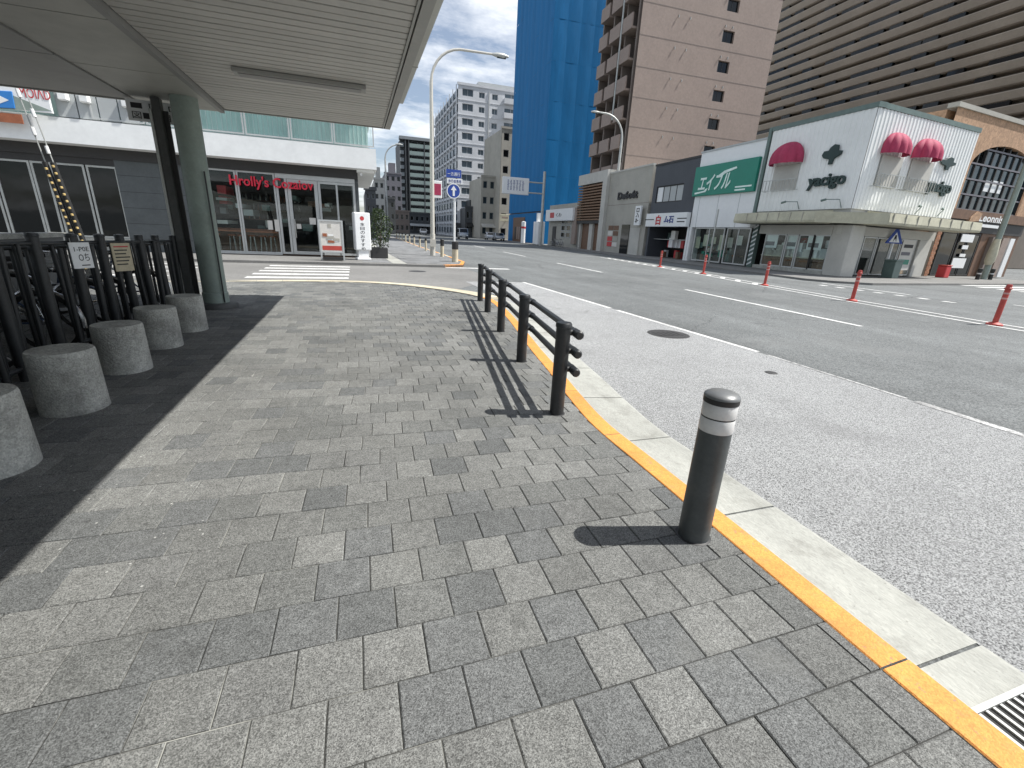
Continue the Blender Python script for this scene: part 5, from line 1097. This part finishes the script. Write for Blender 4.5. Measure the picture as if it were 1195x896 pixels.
MB().box(1.75, wS, .36, 12, 0, TOP-.1).build('core', 'tile_brown_dark', tw)
for o_ in ops:
    window(tw, o_[0], o_[1], o_[2], o_[3], .22, 'dark_header', 'glass_dark', .06, 2)
    z = o_[3]
    MB().box(0.02, wS, -.012, -.002, z+.9, z+.96).build('band_joint', 'tile_brown_dark', tw)
    for c in (wx-.55, wx+.35, wx*.40, wx*.40+1.4): MB().tube([(c, -.01, z+.40), (c-.02, -.09, z+.38), (c-.03, -.11, z+.15)], .045, 6).build('vent_pipe', 'galv', tw, True)
# balcony front on the road side (frame of the row): parts placed with the turned frame
xbl = FR.px(690, 190, TD)[0]-xcn     # negative: towards the far end
def onT(o): o.rotation_euler = (0, 0, -math.pi/2); return o
fl = pitch; z = 0.0; k = 0
onT(MB().box(xbl-.5, -.02, 1.6, 10, 0, TOP).build('front_core', 'apt_dark', tw))  # near-black core and darker piers: balcony recess shade put into the colour
for c in (-.6, xbl*.36, xbl*.70, xbl): onT(MB().box(c-.12, c+.12, -.0, 1.6, 0, TOP).build('front_pier', 'tile_brown_dark', tw))
while z < TOP-3:
    low = zbase-pitch*1.2 > z
    for a, b_ in ((xbl+.25, xbl*.70-.25), (xbl*.70+.25, xbl*.36-.25), (xbl*.36+.25, -.85)):
        cw = b_-a
        onT(MB().box(a+.01, b_-.01, -.55 if not low else .05, 1.6, z-.14, z+.06).build('balcony_slab', 'tile_brown', tw))
        onT(MB().box(a+.01, b_-.01, -.55 if not low else .05, -.40 if not low else .20, z+.06, z+1.2).build('balcony_parapet', 'tile_brown', tw))
        onT(window(tw, a+.02, b_-.02, z+.08, z+fl-.2, 1.2, 'dark_header', 'glass_dark', .08, 2, fd=.08))
    z += fl
onT(MB().tube([(xbl*.36, -.5, 14), (xbl*.36, -.5, TOP)], .10, 8).build('downpipe', 'galv', tw))
# ------------------------------------------------------------------ louvred concrete tower behind the shops
sX = 90.0
d0_ = Vector(ray(873, 150)); tS = sX/d0_.x; oS = Vector((sX, d0_.y*tS, 0)); FL = Fr(oS, ANG)
lt_ = thing('louvred_tower', 'huge grey-brown tower block of long horizontal concrete bands behind the shops', 'building', oS, ANG)
LW = 55.0; LT = 60.0
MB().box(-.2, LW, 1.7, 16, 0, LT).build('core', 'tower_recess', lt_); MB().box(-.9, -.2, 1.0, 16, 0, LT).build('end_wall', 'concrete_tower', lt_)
zpit = 1.95; nb_ = int((LT-6)/zpit); sm = None
for i in range(nb_):
    z = 5+i*zpit
    if sm is None: sm = MB().prism([(-.1, .1), (.25, -.05), (1.69, -.05), (1.69, .10), (.45, .12), (.05, 1.02), (-.55, 1.12), (-.6, 1.0)], -.2, LW, 'x').build('concrete_band', 'concrete_tower', lt_); sm.location = (0, 0, z)
    else: dup_mesh(sm, lt_, (0, 0, z))
    if True:
        for kx in range(0, 12):
            c = 2.0+kx*5.2+(i % 3)*1.1
            if random.random() < .62 and c < LW-6: MB().box(c, c+random.choice([2.2, 4.2, 5.0]), -.02, .6, z+1.06, z+zpit-.06).build('window', 'glass_dark', lt_)
    MB().lathe([(0, 0), (.32, 0), (.32, .5), (0, .5)], 10, (.5, -.2, z+1.13)).build('drain_pot', 'cream_wall', lt_)
# ------------------------------------------------------------------ blue sheeted building
BDp = 1.5
xq, _ = FR.px(634, 220, BDp); corB = FR.loc(xq, BDp, 0); FB = Fr(corB, ANG+math.pi/2)
bl = thing('blue_sheeted_building', 'tall building wrapped in blue construction sheeting beside the brown tower', 'building', corB, FB.a)
wB = FB.px(700, 150)[0]+4; xB = xq-FR.px(598, 150, BDp)[0]; BT = 66.0
MB().box(.3, wB, .3, xB-.3, 0, BT-.3).build('core', 'block_violet', bl)
def sheet(x0, x1, z0, z1, turned):
    mb = MB(); nx, nz_ = 4, 4; vs_ = []
    ph = random.uniform(0, 6)
    for j in range(nz_+1):
        for i in range(nx+1):
            u = i/nx; v = j/nz_; s_ = math.sin(u*math.pi); yv = -.05*s_*(.7+.3*math.sin(v*4+ph))-.02*math.sin(u*7+v*6+ph)*s_; vs_.append((x0+(x1-x0)*u, yv, z0+(z1-z0)*v))
    mb.add(vs_, [(j*(nx+1)+i, j*(nx+1)+i+1, (j+1)*(nx+1)+i+1, (j+1)*(nx+1)+i) for j in range(nz_) for i in range(nx)])
    o = mb.build('blue_sheet', 'sheet_blue', bl, True)
    if turned: o.rotation_euler = (0, 0, -math.pi/2)
    return o
n1 = max(2, int(wB/1.9)); n2 = max(2, int(xB/1.9)); nr = 12
for j in range(nr):
    za_, zb_ = 5.0+(BT-5)*j/nr, 5.0+(BT-5)*(j+1)/nr
    for i in range(n1): sheet(wB*i/n1, wB*(i+1)/n1, za_+.003, zb_-.003, False)
    for i in range(n2): sheet(-xB+xB*i/n2, -xB+xB*(i+1)/n2, za_+.003, zb_-.003, True)
def onBl(o): o.rotation_euler = (0, 0, -math.pi/2); return o
onBl(MB().box(-xB, -.1, .05, .3, 0, 4.8).build('base_wall', 'sheet_blue', bl)); onBl(MB().box(-xB*.82, -xB*.45, -.05, .04, 0, 4.2).build('base_opening', 'wood', bl)); MB().box(.1, wB, .05, .3, 0, 5.0).build('base_wall', 'sheet_blue', bl)
for i in range(4): onBl(MB().box(-xB*.75+i*1.2, -xB*.75+i*1.2+.8, -.09, -.051, .4, 2.6).build('stacked_board', random.choice(['wood', 'tile_brown', 'cap_black']), bl))
# clutter at its foot
wb = thing('white_cabinet', 'white roadside cabinet at the foot of the blue sheeting', 'cabinet', FR.loc(FR.px(628, 281, -.8)[0], -.8, 0), ANG); MB().box(-1.1, 1.1, -.5, .5, 0, 3.2).build('body', 'sign_white', wb, bevel=.05); MB().box(-.02, .02, -.51, -.501, .2, 3.0).build('door_joint', 'grey_panel', wb); MB().box(-.5, .0, -.3, .3, 3.2, 4.4).build('flue', 'sign_white', wb)
wp = thing('white_marker_post', 'slim white post standing left of the white cabinet', 'post', FR.loc(FR.px(610, 283, -1.5)[0], -1.5, 0)); MB().lathe([(.35, 0), (.35, 3.2), (0, 3.3)], 12).build('shaft', 'sign_white', wp, True); MB().lathe([(.37, 2.2), (.37, 2.5)], 12).build('band', 'red', wp, True)
# overhead direction board on a mast by the road
mb_ = FR.loc(FR.px(631, 275, -2.5)[0], -2.5, 0); ob = thing('road_sign_board', 'large white road direction board held over the road on a mast', 'road sign', mb_)
OF = Fr(mb_, 0); u0, v1 = OF.px(586.5, 205.5); u1, v0 = OF.px(616.5, 228)
MB().tube([(0, 0, 0), (0, 0, v1+1)], .18, 12).build('mast', 'galv', ob, True)
for py_ in (212.5, 225): z = OF.px(620, py_)[1]; MB().tube([(u1-1, .15, z), (0, 0, z)], .09, 8).build('arm', 'galv', ob, True)
MB().box(u0, u1, -.1, .1, v0, v1).build('board', 'sign_white', ob, bevel=.05)
for j in range(3):
    for i in range(6):
        a = u0+.6+(u1-u0-1.2)*i/6; z = v0+.5+(v1-v0-.8)*j/3; w = (u1-u0)/6*.55; h = (v1-v0)/3*.5
        mk = MB(); 
        for s_ in range(3): z2 = z+h*s_/2.2; mk.box(a+w*random.uniform(0, .3), a+w*random.uniform(.6, 1), -.115, -.102, z2, z2+h*.14)
        mk.box(a+w*.4, a+w*.52, -.1165, -.1155, z, z+h); o = mk.build('character', 'ink_blue', ob); o['kind'] = 'stuff'
# ------------------------------------------------------------------ distant blocks along the road
def block(name, label, pl, pr, ptop, Y, depth, wm, top=None):
    """block whose camera side face stands on distance Y between pixel columns pl and pr"""
    x0 = AY(pl, 262, Y).x; x1 = AY(pr, 262, Y).x; z1 = AY(*ptop, Y).z
    t = thing(name, label, 'building', (x0, Y, 0.0)); return t, x1-x0, z1
# white apartment block
t, w, h = block('white_apartment_block', 'white eleven storey apartment block in the middle distance', 533.5, 604, (540, 99), 118, 34, 'apt_white')
MB().box(.3, w, .3, 36, 0, h-.2).build('core', 'apt_white', t)
fl = h/11.0; ops = []
for k in range(11):
    z = k*fl+.9
    if k > 0: ops += [(1.0, 3.6, z, z+1.5), (5.0, 6.4, z, z+1.2), (8.2, 9.6, z, z+1.2), (11.3, 14.6, z-.4, z+1.7)]
wall_mb(MB(), 0, w, 0, h, ops, 0, .3).build('front_wall', 'apt_white', t)
for (a, b_, c, d) in ops: window(t, a, b_, c, d, .18, 'apt_white', 'glass_pale', .07, 2)
for k in range(1, 11): MB().box(11.0, 14.9, -1.0, -.02, k*fl+.35, k*fl+1.45).build('balcony', 'apt_white', t); MB().box(-.05, w, -.08, -.005, k*fl, k*fl+.15).build('floor_band', 'apt_white', t)
MB().box(7.3, 7.5, -.2, -.005, 2, h-.5).build('downpipe', 'grey_panel', t); MB().box(5.5, w, 3, 16, h, h+2.0).build('roof_house', 'grey_panel', t); MB().box(-.2, w, -.15, .25, h, h+.5).build('parapet', 'apt_white', t)
lw = 34
for k in range(11):
    MB().box(-.3, -.01, .3, lw, k*fl-.02, k*fl+.5).build('side_band', 'apt_white', t)
    for j in range(8): MB().box(-.16, .28, .6+j*4.2, 4.0+j*4.2, k*fl+.9, k*fl+2.2).build('window', 'glass_pale', t)
for j in range(9): MB().box(-.45, -.302, .1+j*4.2, .5+j*4.2, 0, h).build('side_fin', 'apt_white', t)
MB().box(-.6, 9, -.35, -.1, 0, 3.2).build('ground_front', 'apt_dark', t)
# dark balconied tower
t, w, h = block('balcony_tower', 'dark apartment tower with pale green balcony bands in the far distance', 470, 512, (480, 163), 185, 20, 'apt_dark')
MB().box(0, w, 1.6, 22, 0, h).build('core', 'apt_dark', t); fl = h/13.0
for k in range(1, 13):
    MB().box(3.2, w, 0, .2, k*fl, k*fl+1.25).build('balcony_parapet', 'apt_green', t); MB().box(3.0, w, .2, 1.6, k*fl-.2, k*fl).build('balcony_slab', 'apt_grey', t)
    MB().box(-.2, 1.2, .3, 1.59, k*fl, k*fl+1.2).build('side_balcony', 'apt_grey', t)
    for j in range(4): window(t, 4+j*3.2, 6.4+j*3.2, k*fl+.1, k*fl+2.1, 1.5, 'apt_grey', 'glass_dark', .1)
for c in (1.6, 2.8, 8.4, w-.4): MB().box(c, c+.35, -.08, 1.6, 0, h).build('fin', 'apt_dark', t)
MB().box(-.3, w, -.2, 3, h, h+1.0).build('roof_slab', 'apt_grey', t)
def plain(name, label, pl, pr, ptop, Y, depth, wm, rows, cols, gm='glass_dark', awn=None, roof=None):
    t, w, h = block(name, label, pl, pr, ptop, Y, depth, wm); ops = []
    for r in range(rows):
        for c in range(cols):
            a = w*(c+.22)/cols; b_ = w*(c+.78)/cols; z = h*(r+.30)/rows; ops.append((a, b_, z, z+h/rows*.45))
    wall_mb(MB(), 0, w, 0, h, ops, 0, .3).build('front_wall', wm, t); MB().box(.02, w-.02, .32, depth, 0, h-.05).build('core', wm, t)
    for o_ in ops: window(t, *o_, .15, 'apt_grey', gm, .08, 2 if o_[1]-o_[0] > 1.2 else 1)
    MB().box(-.15, w+.15, -.15, .4, h, h+.4).build('parapet', wm, t)
    if roof: MB().box(w*.3, w*.7, 2, 6, h+.4, h+.4+roof).build('roof_house', wm, t)
    if awn: MB().prism([(-1.4, h/rows*.8), (0, h/rows), (0, h/rows-.3), (-1.4, h/rows*.8-.2)], .1, w-.1, 'x').build('shop_awning', awn, t)
    return t
plain('violet_block', 'dull violet-grey office block left of the balcony tower', 451, 470, (460, 203), 160, 15, 'block_violet', 6, 3, roof=3)
plain('brown_low_block', 'low brown block in the distance at the end of the far pavement', 461, 478, (468, 247), 130, 10, 'tile_brown_dark', 2, 3)
plain('dark_low_block', 'low dark building below the violet block', 449, 462, (455, 232), 110, 10, 'apt_dark', 3, 2)
plain('pale_narrow_building', 'narrow pale building at the far left end of the street', 438.5, 450.5, (444, 210), 95, 14, 'cream_wall', 5, 2, roof=2)
plain('dark_tall_block', 'tall dark narrow building beside the corner of the restaurant', 428, 440, (434, 222), 62, 12, 'apt_dark', 4, 2)
plain('dark_shop_block', 'low dark shop at the foot of the balcony tower', 478, 508, (492, 250), 150, 10, 'apt_dark', 2, 5, awn='grey_panel')
plain('black_awning_shop', 'low dark shop with black awning before the white apartment block', 543, 566, (555, 243), 112, 6, 'apt_dark', 2, 4, awn='cap_black', roof=1.5)
plain('beige_town_house', 'beige three storey house between the apartment block and blue sheeting', 561, 585, (572, 207), 104, 12, 'beige_wall', 4, 3, 'glass_blue', awn='cream_wall')
plain('grey_office_building', 'narrow grey-beige office building next to the blue sheeting', 582, 603, (590, 150), 100, 14, 'beige_wall', 7, 2, 'glass_dark')
# small signs on the beige house
p = AY(589, 254, 99.2); t = thing('shop_sign', 'cream rectangular shop sign left of the blue sheeting foot', 'sign', (p.x, p.y, p.z)); MB().box(-1.1, 1.1, -.1, .1, -.7, .7).build('board', 'awning_cream', t, bevel=.04); MB().box(-.7, .7, -.11, -.101, -.15, .2).build('print', 'tile_brown', t); MB().box(.9, 1.0, .1, .8, -.1, .1).build('bracket', 'galv', t)
# ------------------------------------------------------------------ vehicles
def car(label, base, rz, m, van=False):
    t = thing('parked_van' if van else 'car', label, 'van' if van else 'car', base, rz, 'vehicles far along the road')
    if van: prof = [(-2.2, .35), (2.1, .35), (2.25, .55), (2.2, 1.0), (1.9, 1.25), (1.55, 1.92), (-2.05, 1.95), (-2.22, 1.5)]; win = [(-1.9, 1.2), (1.65, 1.2), (1.38, 1.78), (-1.85, 1.8)]; hw = .85
    else: prof = [(-2.1, .32), (2.05, .32), (2.15, .5), (2.1, .78), (1.2, .95), (.55, 1.42), (-1.2, 1.46), (-1.75, 1.05), (-2.15, .98)]; win = [(-1.45, 1.0), (1.0, .98), (.5, 1.36), (-1.15, 1.39)]; hw = .84
    MB().prism(prof, -hw, hw, 'y').build('body', m, t, True, bevel=.07, seg=2)
    for s_ in (-1, 1): MB().prism(win, s_*(hw+.004), s_*(hw+.012), 'y').build('side_window', 'glass_dark', t)
    if van: ws_ = [(1.93, 1.22), (1.60, 1.86)]
    else: ws_ = [(1.20, .96), (.58, 1.40)]
    for (a, b_), nm in ((ws_, 'windscreen'),):
        (xa1, z1), (xb1, z2) = a, b_; MB().add([(xa1+.03, -hw*.85, z1), (xa1+.03, hw*.85, z1), (xb1+.03, hw*.78, z2), (xb1+.03, -hw*.78, z2)], [(0, 1, 2, 3)]).build(nm, 'glass_dark', t)
    for xx in (-1.35, 1.35):
        for s_ in (-1, 1):
            wv_ = MB().tube([(xx, s_*(hw-.18), .31), (xx, s_*(hw+.02), .31)], .31, 18).build('wheel', 'rubber', t, True); MB().tube([(xx, s_*(hw+.02), .31), (xx, s_*(hw+.035), .31)], .19, 12).build('rim', 'chrome', wv_)
    for s_ in (-1, 1): MB().box(2.10, 2.24, s_*.48, s_*.78, .62, .78).build('headlight', 'sign_white', t, bevel=.02); MB().box(-2.24, -2.12, s_*.55, s_*.8, .75, 1.0).build('tail_light', 'red', t)
    MB().box(2.15, 2.27, -.3, .3, .42, .55).build('number_plate', 'paper', t)
    for s_ in (-1, 1): MB().box(.95 if not van else 1.6, 1.1 if not van else 1.75, s_*(hw+.02), s_*(hw+.2), 1.0, 1.14).build('mirror', m, t, bevel=.02)
    return t
g_ = lambda px, Y: (AY(px, 272, Y).x, Y, ZR+.004)
car('grey van coming along the road before the white apartment block', g_(540, 88), math.radians(-97), 'car_silver', True)
car('small white car far off at the end of the road', g_(494, 125), math.radians(-95), 'car_white')
car('white car parked at the right kerb left of the blue sheeting', g_(572, 92), math.radians(-97), 'car_white')
car('silver car parked just before the blue sheeted building', g_(582, 86), math.radians(-97), 'car_silver')
